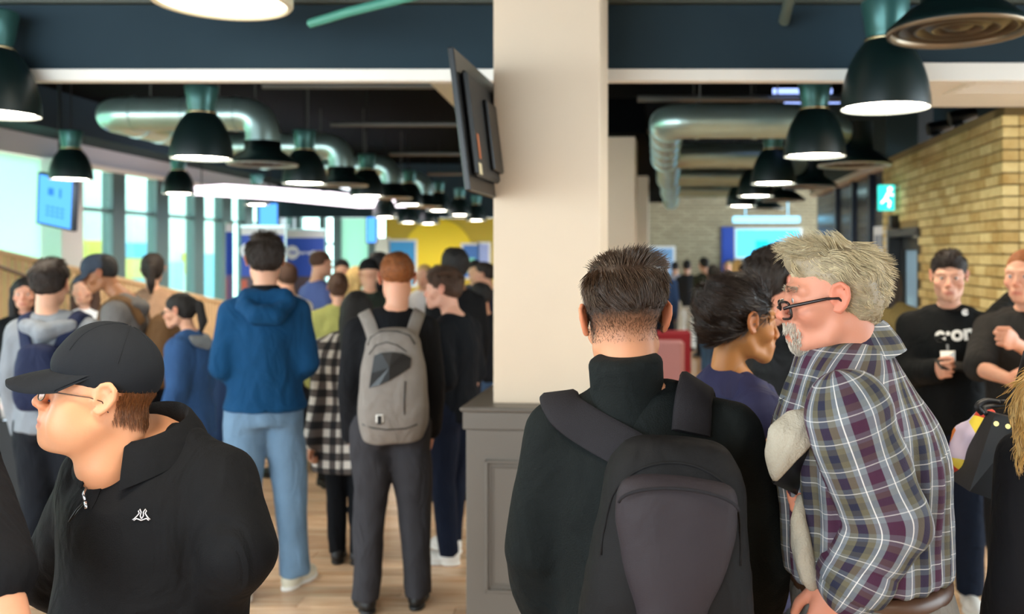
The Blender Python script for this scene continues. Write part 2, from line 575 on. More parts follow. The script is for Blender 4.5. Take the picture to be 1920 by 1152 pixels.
def glass_mat(name, tint, clear=.9):
    m = bpy.data.materials.new(name); m.use_nodes = True; nt = m.node_tree; nt.nodes.clear()
    t = nt.nodes.new('ShaderNodeBsdfTransparent'); g = nt.nodes.new('ShaderNodeBsdfGlossy'); x = nt.nodes.new('ShaderNodeMixShader')
    o = nt.nodes.new('ShaderNodeOutputMaterial')
    t.inputs[0].default_value = (*lin(tint), 1); g.inputs['Roughness'].default_value = .02
    x.inputs[0].default_value = 1 - clear
    nt.links.new(t.outputs[0], x.inputs[1]); nt.links.new(g.outputs[0], x.inputs[2]); nt.links.new(x.outputs[0], o.inputs[0])
    return m

def frost_mat(name, c):
    m = bpy.data.materials.new(name); m.use_nodes = True; nt = m.node_tree; nt.nodes.clear()
    t = nt.nodes.new('ShaderNodeBsdfTranslucent'); g = nt.nodes.new('ShaderNodeBsdfDiffuse'); x = nt.nodes.new('ShaderNodeMixShader')
    o = nt.nodes.new('ShaderNodeOutputMaterial')
    t.inputs[0].default_value = (*lin(c), 1); g.inputs[0].default_value = (*lin(c), 1); x.inputs[0].default_value = .3
    nt.links.new(t.outputs[0], x.inputs[1]); nt.links.new(g.outputs[0], x.inputs[2]); nt.links.new(x.outputs[0], o.inputs[0])
    return m

# ------------------------------------------------------------------ floor with planks
random.seed(4)
fl = MB().box((-16, -3, -.12), (9, 27, -.006)).build('floor', floor_mat())
tag(fl, 'warm oak laminate floor running through the whole hall', 'floor', kind='structure')
PM = plank_mat(); pl_meshes = []
PW, PL = .14, 1.25
pm = MB().bbox((-PL / 2 + .0012, -PW / 2 + .0012, -.007), (PL / 2 - .0012, PW / 2 - .0012, 0), .0015).mesh('plank'); pm.materials.append(PM)
rows = []
for r in range(0, 34):
    y = 3.35 + r * PW
    off = (r * .47) % PL
    x = -4.0 + off - PL
    while x < 3.2:
        rows.append((x + PL / 2, y)); x += PL
def seen(p):
    q = CX + F * p[0] / p[1]; w = F * .65 / p[1]
    return -w < q < 1920 + w
rows = [p for p in rows if seen(p)]
rows.sort(key=lambda p: p[1]); rows = rows[:296]
for (x, y) in rows:
    o = link('plank', pm, fl); o.location = (x, y, random.uniform(-.0006, 0))
# ------------------------------------------------------------------ ceiling
ce = MB().box((-9, -3, 3.75), (8, 27, 3.9)).build('ceiling', M_black)
tag(ce, 'dark open ceiling slab above the pipes and ducts', 'ceiling', kind='structure')
wf_ = MB().box((-1.2, -3.2, 0), (9, -3, 3.75)).build('wall_light_block', M_cream); tag(wf_, 'unseen cream wall added behind the viewpoint to cut the daylight', 'wall', kind='structure')  # unseen wall, added to narrow the daylight coming from behind
# ------------------------------------------------------------------ beam between near and far hall
BD = 4.6
bm = MB().box((-8, BD, 2.655), (1.55, BD + .055, 2.98)).box((1.55, BD, 2.69), (4.2, 5.8, 2.98)).build('trim_1', M_dark)
tag(bm, 'deep dark blue-grey ceiling beam across the hall', 'beam', kind='structure')
MB().bbox((-8, BD - .014, 2.592), (1.55, BD + .057, 2.654), .004).bbox((1.55, BD - .014, 2.592), (4.2, BD + .057, 2.686), .004).build('white_trim', M_white, bm)
MB().box((1.55, BD + .058, 2.655), (4.2, 5.8, 2.6895)).build('soffit_board', M_white, bm)
MB().box((-8, BD - .03, 2.985), (4.2, BD + .05, 3.02)).build('top_flange', mat('flange', '#4b5148', .5), bm)
g = MB()
for k in range(4): g.box((2.05 - k * .0, 4.98 + k * .09, 2.65), (2.5, 5.03 + k * .09, 2.6545))
g.box((2.0, 4.93, 2.648), (2.03, 5.33, 2.6545)).box((2.52, 4.93, 2.648), (2.55, 5.33, 2.6545))
vg = g.build('air_grille', M_white); tag(vg, 'square white air grille in the soffit by the brick wall', 'air vent')
# ------------------------------------------------------------------ columns
ANG = math.atan(.0824)
RC = rotm(rz=-ANG)
def column(name, xl, d, w, label, ztop, pedestal=False):
    c = empty(name, (xl, d, 0), -ANG); tag(c, label, 'column', kind='structure')
    MB().bbox((0, 0, 1.06 if pedestal else 0), (w, w * .95, ztop), .004).build('shaft', M_cream, c)
    if pedestal:
        x0, x1, y0, y1 = -.098, w + .1, -.1, w + .08
        MB().bbox((x0, y0, .0), (x1, y1, .965), .004).build('plinth_body', M_grey, c)
        MB().bbox((x0 - .012, y0 - .012, .965), (x1 + .012, y1 + .012, 1.042), .004).build('plinth_cap', M_grey, c)
        MB().bbox((x0 - .024, y0 - .024, 1.042), (x1 + .024, y1 + .024, 1.063), .008).build('plinth_top', M_grey, c)
        MB().bbox((x0 - .012, y0 - .012, 0), (x1 + .012, y1 + .012, .12), .006).build('plinth_base', M_grey, c)
        fr = MB()
        a0, a1, b0, b1 = x0 + .085, x1 - .085, .27, .835
        for (s_, th, pr) in ((0, .012, .012), (.016, .008, .007), (.03, .006, .004)):
            fr.bbox((a0 + s_, y0 - pr, b0 + s_), (a0 + s_ + th, y0 + .002, b1 - s_), .002)
            fr.bbox((a1 - s_ - th, y0 - pr, b0 + s_), (a1 - s_, y0 + .002, b1 - s_), .002)
            fr.bbox((a0 + s_, y0 - pr, b1 - s_ - th), (a1 - s_, y0 + .002, b1 - s_), .002)
            fr.bbox((a0 + s_, y0 - pr, b0 + s_), (a1 - s_, y0 + .002, b0 + s_ + th), .002)
        fr.build('panel_moulding', M_grey, c)
    return c
column('trim_2', -.48, 3.98, .47, 'cream square column on a grey panelled plinth', 3.74, True)
column('trim_3', -.13, 8.9, .45, 'cream column standing behind the plinth column', 2.86)
column('trim_4', .22, 13.4, .45, 'narrow cream column further down the hall', 2.86)
bmr = MB().box((-.2, 0, 2.87), (.55, 17, 3.2)).build('trim_5', M_black); bmr.location = (-.15, 8.7, 0); bmr.rotation_euler[2] = -ANG
tag(bmr, 'dark downstand beam carried by the cream columns', 'beam', kind='structure')
# ------------------------------------------------------------------ left window wall
XW = -7.4
def zpx(p): return -XW * F / (CX - p)       # depth where the window wall shows at pixel column p
wl = MB()
wl.box((XW - .25, -3, 3.26), (XW + .6, 21, 3.75))
wall_left = wl.build('wall_left', M_dark); tag(wall_left, 'dark bulkhead above the left windows', 'wall', kind='structure')
MB().box((XW - .25, -3, 2.98), (XW + .02, 21, 3.258)).build('head_band', mat('head_band_grey', '#c9ccd2', .5), wall_left)
MB().box((XW - .02, 12.2, 2.93), (XW + .09, 21, 3.0)).build('window_head', M_white, wall_left)
MB().box((XW - .2, -3, 0), (XW + .02, 21, .45)).build('sill_wall', M_white, wall_left)
MB().box((XW - .2, zpx(80), .45), (XW + .25, zpx(122), 2.98)).build('white_pier', mat('pier_white', '#dcdcdc', .5), wall_left)
GL = glass_mat('window_glass', '#e6fbf4', .93); FR = frost_mat('frosted_mint', '#cdf2e2')
edges = [(133, 205), (229, 288), (311, 360), (378, 412), (430, 455), (470, 490), (503, 520), (531, 545)]
mull = [(122, 133), (205, 229), (288, 311), (360, 378), (412, 430), (455, 470), (490, 503), (520, 531), (545, 556)]
for (a, b) in mull:
    MB().bbox((XW - .12, zpx(a), .45), (XW + .06, zpx(b), 2.94), .01).build('mullion', M_mull, wall_left)
for i, (a, b) in enumerate(edges):
    y0, y1 = zpx(a), zpx(b)
    w = empty('window_%d' % (i + 1), (XW, y0, 0)); tag(w, 'tall left window bay looking out to coloured hoardings', 'window', kind='structure')
    MB().box((-.03, 0, .45), (-.018, y1 - y0, 2.33)).build('pane', GL, w)
    MB().box((-.03, 0, 2.38), (-.018, y1 - y0, 2.95)).build('pane', GL, w)
    MB().box((-.05, 0, 2.33), (.02, y1 - y0, 2.38)).build('transom', M_mull, w)
w = empty('window_9', (XW, 5, 0)); tag(w, 'frosted mint green glazed bay beside the slatted balustrade', 'window', kind='structure')
for k in range(3):
    MB().box((-.03, k * 2.1, .45), (-.018, k * 2.1 + 2.06 if k < 2 else zpx(79) - 5, 2.96)).build('pane', FR, w)
# ------------------------------------------------------------------ outside: ground and painted hoardings
tag(MB().box((-40, -3, -.2), (-16.05, 40, -.1)).build('street_ground', mat('paving', '#c8cac4', .8)), 'pale paving outside the windows', 'ground', kind='structure')
def hoard(y0, y1, z0, z1, c, label, x=-10.658, t=.06):
    o = MB().bbox((x, y0, z0), (x + t, y1, z1), .01).build('hoarding_panel', mat('hoard' + c, c, .6))
    return tag(o, label, 'hoarding', 'painted hoardings outside the windows')
Y0 = 17.
hoard(15, 34, -.12, 4.2, '#e4f3ee', 'pale mint hoarding outside the windows', x=-10.72)
def hp(p): return 10.6 * F / (CX - p)
hoard(hp(152), hp(206), .2, 1.98, '#f2e25c', 'tall yellow hoarding panel outside the first window')
hoard(hp(134), hp(151), 1.95, 2.25, '#58b4ee', 'small blue hoarding panel above yellow panels')
hoard(hp(229), hp(290), 1.62, 1.95, '#6cc6f2', 'long light blue hoarding stripe outside')
hoard(hp(229), hp(275), 1.15, 1.6, '#f4e684', 'pale yellow hoarding panel outside the second window')
hoard(hp(229), hp(290), -.1, 1.12, '#8fd8f0', 'low sky blue hoarding panel outside')
hoard(hp(312), hp(345), .4, 1.5, '#a8e4f4', 'pale cyan hoarding panel outside the third window')
hoard(hp(346), hp(362), 1.2, 1.72, '#f5dc4a', 'small square yellow hoarding panel outside')
hoard(hp(325), hp(362), -.1, .38, '#f2e25c', 'low yellow hoarding panel outside')
hoard(hp(378), hp(414), -.1, 1.7, '#7fd0f4', 'blue hoarding panel outside the fourth window')
# ------------------------------------------------------------------ sloping slatted timber balustrade
TIM = mat('pale_timber', '#d9b98a', .55, var=.1, vscale=5)
bal = empty('slatted_balustrade', (XW + .5, 8.5, 0)); tag(bal, 'pale timber slatted balustrade sloping down past the windows', 'balustrade')
n = 62
def btop(y): return 1.70 - (y - 10.4) * .148
for k in range(n):
    y = 8.5 + k * .13
    MB().bbox((-.02, y - 8.5, .02), (.02, y - 8.5 + .1, btop(y)), .004).build('slat', TIM, bal)
MB().hexa([(-.05, 0, btop(8.5)), (.05, 0, btop(8.5)), (.05, n * .13, btop(8.5 + n * .13)), (-.05, n * .13, btop(8.5 + n * .13)),
           (-.05, 0, btop(8.5) + .05), (.05, 0, btop(8.5) + .05), (.05, n * .13, btop(8.5 + n * .13) + .05), (-.05, n * .13, btop(8.5 + n * .13) + .05)]).build('top_rail', TIM, bal)
MB().box((-.035, 0, 0), (-.021, n * .13, .85)).build('backing_board', mat('timber_dark', '#8a6c44', .7), bal)
hr = MB().tube([(.12, 1.0, 1.75), (.12, 3.4, 1.12), (.12, 3.45, .02)], .02).build('handrail', mat('brown_rail', '#5a4330', .4), bal)
# ------------------------------------------------------------------ far wall
BK = 20.6
def bx(p, d=BK): return (p - CX) / F * d
def bz(p, d=BK): return CAMH - (p - CY) / F * d
wb = MB().box((bx(1090), BK, 0), (7.5, BK + .2, 3.75)).build('wall_back', tex_brick_mat('far_brick', '#b9ad8e', '#a3977a', '#8d8470', .225, .075, rot=(math.pi / 2, 0, 0)))
tag(wb, 'pale brick end wall of the far hall', 'wall', kind='structure')
wy = MB().box((bx(722), BK - .01, 0), (bx(1085), BK + .2, 2.52)).build('wall_yellow', mat('yellow_paint', '#cdb43c', .6))
tag(wy, 'yellow painted end wall beyond the crowd', 'wall', kind='structure')
tag(MB().box((XW - .2, BK - .05, 2.53), (bx(1088), BK + .2, 3.75)).build('wall_upper', M_dark), 'dark upper wall above the yellow wall', 'wall', kind='structure')
dsc = MB(); dsc.raw([(bx(822) + .78 * math.cos(t) , BK - .05 + dy, bz(476) + .78 * math.sin(t)) for dy in (0, .02) for t in np.linspace(0, 2 * math.pi, 48, endpoint=False)],
        [tuple(range(48)), tuple(range(48, 96))[::-1]] + [(i, (i + 1) % 48 , 48 + (i + 1) % 48, 48 + i) for i in range(48)])
tag(dsc.build('yellow_disc', mat('bright_yellow', '#ffe326', .5)), 'big bright yellow disc on the yellow wall', 'wall sign')
gw = MB()
for (a, b) in ((556, 566), (600, 611), (626, 640), (692, 708)): gw.box((bx(a), BK - .08, 0), (bx(b), BK + .1, 2.52))
gwo = gw.build('window_10', M_mull); tag(gwo, 'grey framed glazed end bay beside the yellow wall', 'window', kind='structure')
for (a, b) in ((566, 600), (611, 626)):
    MB().box((bx(a), BK, 0), (bx(b), BK + .02, 2.52)).build('pane', GL, gwo)
MB().box((bx(640), BK, 0), (bx(692), BK + .02, 2.52)).build('pane', FR, gwo)
MB().box((bx(708), BK, 0), (bx(722), BK + .02, 2.52)).build('pane', GL, gwo)
MB().box((bx(566), BK - .03, 1.9), (bx(626), BK + .0, 1.96)).build('transom', M_mull, gwo)
# ------------------------------------------------------------------ right hand brick wall
C0 = np.array([2.56, 5.8]); DV = np.array([.0824, 1.0]) / math.hypot(.0824, 1)
WT = 2.665
def zr(p):  # depth on the right wall for pixel column p
    k = (p - CX) / F
    return (C0[0] - .0824 * C0[1]) / (k - .0824)
L_end = (zr(1655) - C0[1]) / DV[1]
dn0, dn1 = (zr(1722) - C0[1]) / DV[1], (zr(1663) - C0[1]) / DV[1]
dh = 1.95
wr = empty('wall_right', (C0[0], C0[1], 0), -ANG); tag(wr, 'yellow stock brick wall at the right with a doorway', 'wall', kind='structure')
core = MB().box((.012, 0.012, 0), (.2, dn0, WT)).box((.012, dn0, dh), (.2, dn1, WT)).box((.012, dn1, 0), (.2, L_end, WT)).box((.012, 0.012, 0), (3.0, .2, WT))
core.build('mortar_bed', M_mortar, wr)
BM1 = brick_mat('stock_brick', '#b08f4e', '#e3cf92')
bl, bh, jt = .2275, .0745, .0105
full = MB().bbox((0, 0, 0), (.1, bl - jt, bh - jt), .003).mesh('brick'); full.materials.append(BM1)
half = MB().bbox((0, 0, 0), (.1, bl / 2 - jt, bh - jt), .003).mesh('brick'); half.materials.append(BM1)
fullx = MB().bbox((0, 0, 0), (bl - jt, .1, bh - jt), .003).mesh('brick'); fullx.materials.append(BM1)
halfx = MB().bbox((0, 0, 0), (bl / 2 - jt, .1, bh - jt), .003).mesh('brick'); halfx.materials.append(BM1)
cand = []
nc = int(WT / bh)
for c in range(nc):
    z = c * bh + .004
    y = .0
    first = True
    while y < L_end - .02:
        ln = bl / 2 if (first and c % 2) else bl
        first = False
        if y + ln > L_end: ln = bl / 2
        mid = y + ln / 2
        if not (dn0 - .04 < mid < dn1 + .04 and z < dh):
            cand.append((y, (0, y, z), full if ln == bl else half, -ANG))
        y += ln
    x = .105 if c % 2 == 0 else .0
    first = True
    while x < 1.2:
        ln = bl
        cand.append((x + 1.0, (x + (.0 if c % 2 == 0 else .105), 0, z), fullx, 0)); x += ln
rest = []
def bvis(c):
    p = RC @ np.array([c[1][0], c[1][1], 0]) + np.array([C0[0], C0[1], 0])
    q = CX + F * p[0] / p[1]; v = CY + F * (CAMH - c[1][2]) / p[1]
    return q < 1930 and v < 600
cand.sort(key=lambda c: (not bvis(c), c[0]))
for k, (_, loc, me, rz) in enumerate(cand):
    if k < 298:
        o = link('brick', me, wr); o.location = (loc[0] + random.uniform(-.003, .001), loc[1], loc[2])
    else: rest.append((loc, me))
rb = MB()
for (loc, me) in rest:
    if me is fullx: rb.box(loc, (loc[0] + bl - jt, loc[1] + .1, loc[2] + bh - jt))
    else: rb.box(loc, (loc[0] + .1, loc[1] + (bl if me is full else bl / 2) - jt, loc[2] + bh - jt))
tag(rb.build('brickwork', BM1, wr), kind='stuff')
# doorway
M_door = mat('door_dark', '#23282c', .4)
MB().box((.0, dn0, 0), (.2, dn0 + .05, dh)).box((0, dn1 - .07, 0), (.2, dn1, dh)).box((0, dn0, dh - .07), (.2, dn1, dh)).build('door_frame', M_door, wr)
dr = empty('door_1', (0, 0, 0)); dr.location = (*(np.array([C0[0], C0[1], 0]) + RC @ np.array([.12, dn0 + .05, 0])),); dr.rotation_euler[2] = -ANG
tag(dr, 'dark framed glazed door in the brick wall', 'door', kind='structure')
dw = dn1 - dn0 - .12
MB().box((0, 0, 0), (.05, .12, dh - .08)).box((0, dw - .12, 0), (.05, dw, dh - .08)).box((0, 0, 0), (.05, dw, .2)).box((0, 0, dh - .2), (.05, dw, dh - .08)).build('door_leaf', M_door, dr)
MB().box((.02, .12, .2), (.03, dw - .12, dh - .2)).build('pane', mat('door_glass', '#9fc4e4', .15, emit=0), dr)
MB().bbox((-.05, dw - .09, .9), (-.0, dw - .06, 1.3), .005).build('door_handle', M_steel, dr)
# wall beyond: navy glazed tiles and lintel
L2 = (zr(1520) - C0[1]) / DV[1]
wn = empty('wall_navy', (C0[0], C0[1], 0), -ANG); tag(wn, 'navy glazed tile wall beyond the brick wall', 'wall', kind='structure')
NV = mat('navy_tile', '#18233a', .18, var=.15, vscale=4)
MB().box((.1, L_end, 0), (.3, L2, 2.6)).build('tile_bed', mat('navy_grout', '#0c1220', .6), wn)
tl = MB(); 
yy = L_end + .01; row = 0
for r in range(26):
    yy = L_end + .005
    while yy < L2 - .3:
        tl.box((.085, yy, r * .1 + .003), (.1, yy + .29, r * .1 + .097)); yy += .3
tag(tl.build('tile', NV, wn), kind='stuff')
for p in (1560, 1590, 1622):
    yq = (zr(p) - C0[1]) / DV[1]
    MB().box((.05, yq, 0), (.1, yq + .12, 2.6)).build('pilaster', mat('navy_pilaster', '#101a30', .3), wn)
MB().box((-.02, L_end, 2.6), (.3, L2, WT)).build('lintel', M_white, wn)
MB().box((-.01, L_end - .2, WT + .002), (.3, L2, 3.75)).build('upper_wall', mat('teal_upper', '#33474c', .6), wn)
# upper dark wall over brick
MB().box((.5, 0, WT + .002), (.7, L_end, 3.75)).build('upper_setback', M_dark, wr)
# ------------------------------------------------------------------ pendant lamps
M_shade = mat('shade_green', '#0b1f1f', .38, spec=.6); M_neck = mat('neck_green', '#3f6f6c', .3, metal=.4)
M_shin = mat('shade_inside', '#f4efe0', .6)
prof = [(.21, 0), (.2095, .02), (.2065, .06), (.199, .11), (.186, .16), (.168, .21), (.146, .255), (.12, .295), (.098, .32), (.09, .335)]
me_shade = MB().lathe(prof, 40).lathe([(r - .004, z) for r, z in prof][::-1], 40).lathe([(.206, 0), (.21, 0)], 40).mesh('lamp_shade', True); me_shade.materials.append(M_shade)
me_neck = MB().lathe([(.086, .325), (.086, .345), (.092, .36), (.114, .5), (.112, .51), (.06, .515), (.0, .517)], 28).mesh('lamp_neck', True); me_neck.materials.append(M_neck)
me_ring = MB().lathe([(.092, .318), (.099, .322), (.099, .334), (.09, .337)], 28).mesh('collar_ring', True); me_ring.materials.append(mat('ring_brass', '#d8c9a0', .25, metal=.9))
me_dif = MB().lathe([(.2, .028), (.17, .012), (.1, .004), (.0, .002)], 32).mesh('diffuser', True); me_dif.materials.append(M_lampglass)
def pendant(x, y, z, label, group=None, top=3.74):
    r = empty('pendant_lamp', (x, y, z)); tag(r, label, 'lamp', group)
    for nm, me in (('lamp_shade', me_shade), ('lamp_neck', me_neck), ('collar_ring', me_ring), ('diffuser', me_dif)): link(nm, me, r)
    MB().tube([(0, 0, .515), (0, 0, top - z)], .006, 6).build('cord', M_rubber, r)
    return r
GLF = 'pendant lamps in the row over the crowd'
LX = -2.88
pendant(-3.0, 4.46, 2.4, 'dark pendant lamp hanging in front of the beam, above the man in the black cap')
pendant(LX + .05, 6.4, 2.385, 'large dark bell pendant lamp in front of the first bent duct')
for nth, y in zip(('second', 'third', 'fourth', 'fifth'), (8.7, 11.0, 13.4, 15.8)): pendant(LX + .02, y, 2.385 + (y - 8.7) * .01, nth + ' dark bell pendant beyond the beam in the row over the crowd', GLF)
GLW = 'pendant lamps in the row near the windows'
pendant(-5.57, 9.5, 2.49, 'dark bell pendant lamp beside the hanging blue screen')
for y in (12.4, 15.2): pendant(-5.8, y, 2.53, 'dark bell pendant lamp in the row near the windows', GLW)
pendant(1.35, 4.33, 2.41, 'big lit bell pendant lamp in front of the cream soffit')
pendant(1.45, 6.2, 2.38, 'lit bell pendant lamp behind the beam, in front of the second duct row')
GLR = 'pendant lamps down the right hand hall'
for nth, y in zip(('second', 'third', 'fourth'), (8.5, 10.4, 12.6)): pendant(1.6 + (y - 8.5) * .08, y, 2.37, nth + ' bell pendant lamp beyond the beam in the right hand hall', GLR)
GLB = 'unseen pendant lamps added for light'
for (x, y) in ((-3.0, 2.2), (-3.0, 0), (-.6, -.6), (1.3, 2.0), (1.3, -.3), (-.8, 1.5)):  # out of view, added as light sources for the foreground
    pendant(x, y, 2.42 if y < 1.9 or x > 0 else 2.6, 'unseen bell pendant lamp added to light the near hall', 'unseen added pendant lamps over the near hall')
far = [(722, 402, 15.4), (765, 412, 18.6), (803, 414, 17.5), (862, 398, 17.0), (893, 408, 18.4)]
for (p, q, d) in far:
    w = wpt(p, q + 6, d); pendant(w[0], w[1], w[2], 'small far pendant lamp in front of the yellow wall', 'far pendant lamps')
# round luminous ceiling light near top left and swirl diffuser top right
drum = empty('round_ceiling_light', (-1.68, 4.0, 2.83)); tag(drum, 'large round cream ceiling light at the edge of the beam', 'ceiling light')
MB().lathe([(0, .0), (.27, .0)], 48).build('light_disc', emat('drum_light', '#fff4d8', 1.6), drum)
MB().lathe([(.27, .0), (.275, -.012), (.29, -.012), (.30, .0), (.30, .12), (0, .12)], 48).build('rim', mat('cream_rim', '#efe6c8', .4), drum, True)
MB().tube([(0, 0, .12), (0, 0, .92)], .03, 10).build('stem', M_black, drum)
def diffuser(x, y, z, r, label, group=None, m=None, ztop=None, metalrim='#8f8370'):
    e = empty('duct_diffuser', (x, y, z)); tag(e, label, 'air diffuser', group)
    MB().lathe([(r, 0), (r * 1.0, .012), (r * .93, .03), (r * .72, .085), (r * .52, .12), (r * .5, .2), (r * .5, (ztop or z + .6) - z)], 40).build('cone', m or M_shade, e, True)
    MB().lathe([(r, 0), (r * .985, -.012), (r * .95, -.012), (r * .92, 0), (r * .9, .02)], 40).build('rim', mat('rim' + metalrim, metalrim, .3, metal=.7), e, True)
    MB().lathe([(r * .9, .02), (r * .85, .004), (r * .8, .004), (r * .74, .03), (r * .62, .004), (r * .56, .004), (r * .5, .03), (r * .38, .006), (r * .33, .006), (r * .28, .03), (r * .16, .008), (0, .004)], 40).build('louvre_rings', mat('ring_bronze', '#5c5042', .3, metal=.7), e, True)
    return e
diffuser(1.495, 3.82, 2.655, .29, 'round swirl diffuser with concentric rings above the big lamp', ztop=3.74)
# ------------------------------------------------------------------ ducts
def duct(pts, r, name, label, group, m=M_steel, seam=.45):
    """round duct through waypoints with rounded elbows, seam rings as parts"""
    P = [np.array(p, float) for p in pts]; br = r * 1.35
    path = [P[0]]
    for i in range(1, len(P) - 1):
        a = P[i - 1] - P[i]; b = P[i + 1] - P[i]; a /= np.linalg.norm(a); b /= np.linalg.norm(b)
        s0, s1 = P[i] + a * br, P[i] + b * br
        for t in np.linspace(0, 1, 9): path.append((1 - t) ** 2 * s0 + 2 * t * (1 - t) * P[i] + t * t * s1)
    path.append(P[-1])
    e = empty(name, tuple(P[0])); tag(e, label, 'duct', group)
    loc = [p - P[0] for p in path]
    md = (P[1] + P[2]) / 2 if len(P) < 5 else (P[2] + P[3]) / 2
    for hx in (-.3, .3):
        q = md + np.array([hx, 0, 0]) - P[0]
        MB().tube([q + [0, 0, r], (q[0], q[1], 3.75 - P[0][2])], .006, 6).build('hanger', M_pipe, e)
    MB().tube(loc, r, 24).build('duct_run', m, e, angle=40)
    for i in range(len(loc) - 1):
        d = loc[i + 1] - loc[i]; L = np.linalg.norm(d)
        if L > .35:
            for k in range(int(L / seam) + 1):
                p = loc[i] + d * min(1, (k * seam + .03) / L)
                MB().tube([p, p + d / L * .03], r + .008, 24).build('seam_band', m, e, angle=40)
    return e
for k in range(4):
    y = 7.95 + 2.4 * k; nth = ('first', 'second', 'third', 'fourth')[k]
    duct([(-4.4, y + 1.5, 2.96), (-4.35, y, 2.94), (-2.98, y, 2.94), (-2.98, y, 2.56)], .145, 'branch_duct', nth + ' bent steel branch duct beyond the beam in the left hall', 'bent branch ducts in the left hall')
    diffuser(-2.98, y, 2.5, .3, 'round air diffuser under the ' + nth + ' bent duct beyond the beam', 'diffusers in the left hall', ztop=2.6, metalrim='#b8c0bc')
for k in range(4):
    y = 7.0 + 2.5 * k; sx = .0824 * (y - 7)
    duct([(.5 + sx + .12, y + 2.0, 2.66), (.5 + sx, y, 2.74), (1.6 + sx, y, 2.74), (1.9 + sx, y + .35, 2.70)], .135, 'cross_duct', ('first', 'second', 'third', 'fourth')[k] + ' steel cross duct beyond the beam in the right hall', 'cross ducts in the right hall')
    diffuser(2.08 + sx, y + .5, 2.45, .3, 'round air diffuser beside the ' + ('first', 'second', 'third', 'fourth')[k] + ' cross duct in the right hall', 'diffusers in the right hall', ztop=2.8, metalrim='#b8c0bc')
# ------------------------------------------------------------------ ceiling services
def pipe(pts, r, m, label, cat='pipe', group=None, nm='ceiling_pipe'):
    return tag(MB().tube(pts, r, 10).build(nm, m, angle=40), label, cat, group)
pipe([(-4.6, 6.0, 3.02), (-1.0, 6.0, 3.02)], .03, M_pipe, 'grey pipe running across behind the beam')
pipe([(-3.2, 6.4, 3.12), (-1.55, 6.4, 3.1), (-1.35, 6.4, 3.2)], .045, M_pipe, 'bent grey pipe behind the beam')
for nth, (y, z) in zip(('first', 'second', 'third', 'fourth'), ((7.2, 3.05), (9.0, 3.0), (11.5, 2.98), (14., 2.95))):
    pipe([(-2.7, y, z), (-.6, y, z)], .025, M_pipe, nth + ' thin conduit beyond the beam crossing the left hall ceiling', group='conduits in the left hall')
for nth, (y, z) in zip(('first', 'second', 'third', 'fourth'), ((6.3, 3.0), (7.8, 3.05), (9.5, 3.0), (11.5, 2.95))):
    pipe([(.3, y, z), (2.6, y, z)], .03, M_pipe, nth + ' grey conduit beyond the beam crossing the right hall ceiling', group='conduits in the right hall')
pipe([(-3.55, 6.1, 3.1), (-3.45, 6.1, 3.1)], .05, M_pipew, 'white junction fitting behind the beam', 'pipe fitting')
pipe([(-2.55, 6.0, 2.99), (-2.5, 6.0, 3.1)], .035, M_pipew, 'small white pipe clip behind the beam', 'pipe fitting', 'white pipe clips')
pipe([(-2.25, 6.0, 2.99), (-2.2, 6.0, 3.1)], .035, M_pipew, 'small white pipe clip behind the beam', 'pipe fitting', 'white pipe clips')
pipe([(-1.95, 6.0, 2.99), (-1.9, 6.0, 3.1)], .035, M_pipew, 'small white pipe clip behind the beam', 'pipe fitting', 'white pipe clips')
tag(MB().box((-1.32, 6.0, 3.02), (-1.05, 12, 3.1)).build('cable_tray', M_pipew), 'white cable tray running along the left hall ceiling', 'cable tray')
tag(MB().box((-.95, 6.2, 3.0), (-.78, 12, 3.06)).build('cable_tray', mat('rust_tray', '#8a5a40', .6)), 'brown cable tray beside the white one', 'cable tray')
tag(MB().tube([(-1.1, 6.9, 2.88), (-.55, 7.2, 2.86)], .09, 14).build('short_duct', M_steel, angle=40), 'short steel duct stub near the wall screen', 'duct')
tag(MB().tube([(-1.2, 9.2, 2.86), (-.6, 9.2, 2.86)], .09, 14).tube([(-1.0, 9.2, 2.9), (-1.0, 9.2, 3.75)], .008, 6).tube([(-.68, 9.2, 2.9), (-.68, 9.2, 3.75)], .008, 6).build('short_duct', mat('olive_duct', '#7c7a52', .5), angle=40), 'olive wrapped duct stub near the wall screen', 'duct')
pipe([tuple(wpt(582, 44, 4.3)), tuple(wpt(655, 22, 4.15)), tuple(wpt(800, -14, 3.95))], .022, mat('green_steel', '#4f9a88', .45), 'green steel brace bar above the beam', 'brace')
pipe([tuple(wpt(1470, 40, 4.55)), tuple(wpt(1490, -40, 4.2))], .028, mat('grey_green_steel', '#5b665c', .45), 'grey brace bar above the right beam', 'brace')
tag(MB().box((-1.9, 4.3, 3.1), (-.75, 5.4, 3.4)).build('near_duct', mat('dark_metal', '#20262a', .5)), 'dark rectangular duct above the beam', 'duct')
tag(MB().box((.1, 4.55, 3.06), (3.4, 5.2, 3.14)).build('cable_tray', mat('olive_tray', '#5c5842', .6)), 'olive cable tray above the right beam', 'cable tray')
for k, (xa, ya) in enumerate(((1.75, 7.7), (1.95, 7.7))):
    tag(MB().box((xa - .3, ya + k * .5, 3.08), (xa + .2, ya + .04 + k * .5, 3.12)).build('linear_light', emat('cool_tube', '#9fb8ff', .9)), 'cool white linear ceiling light in the right hall', 'ceiling light', 'linear lights in the right hall')
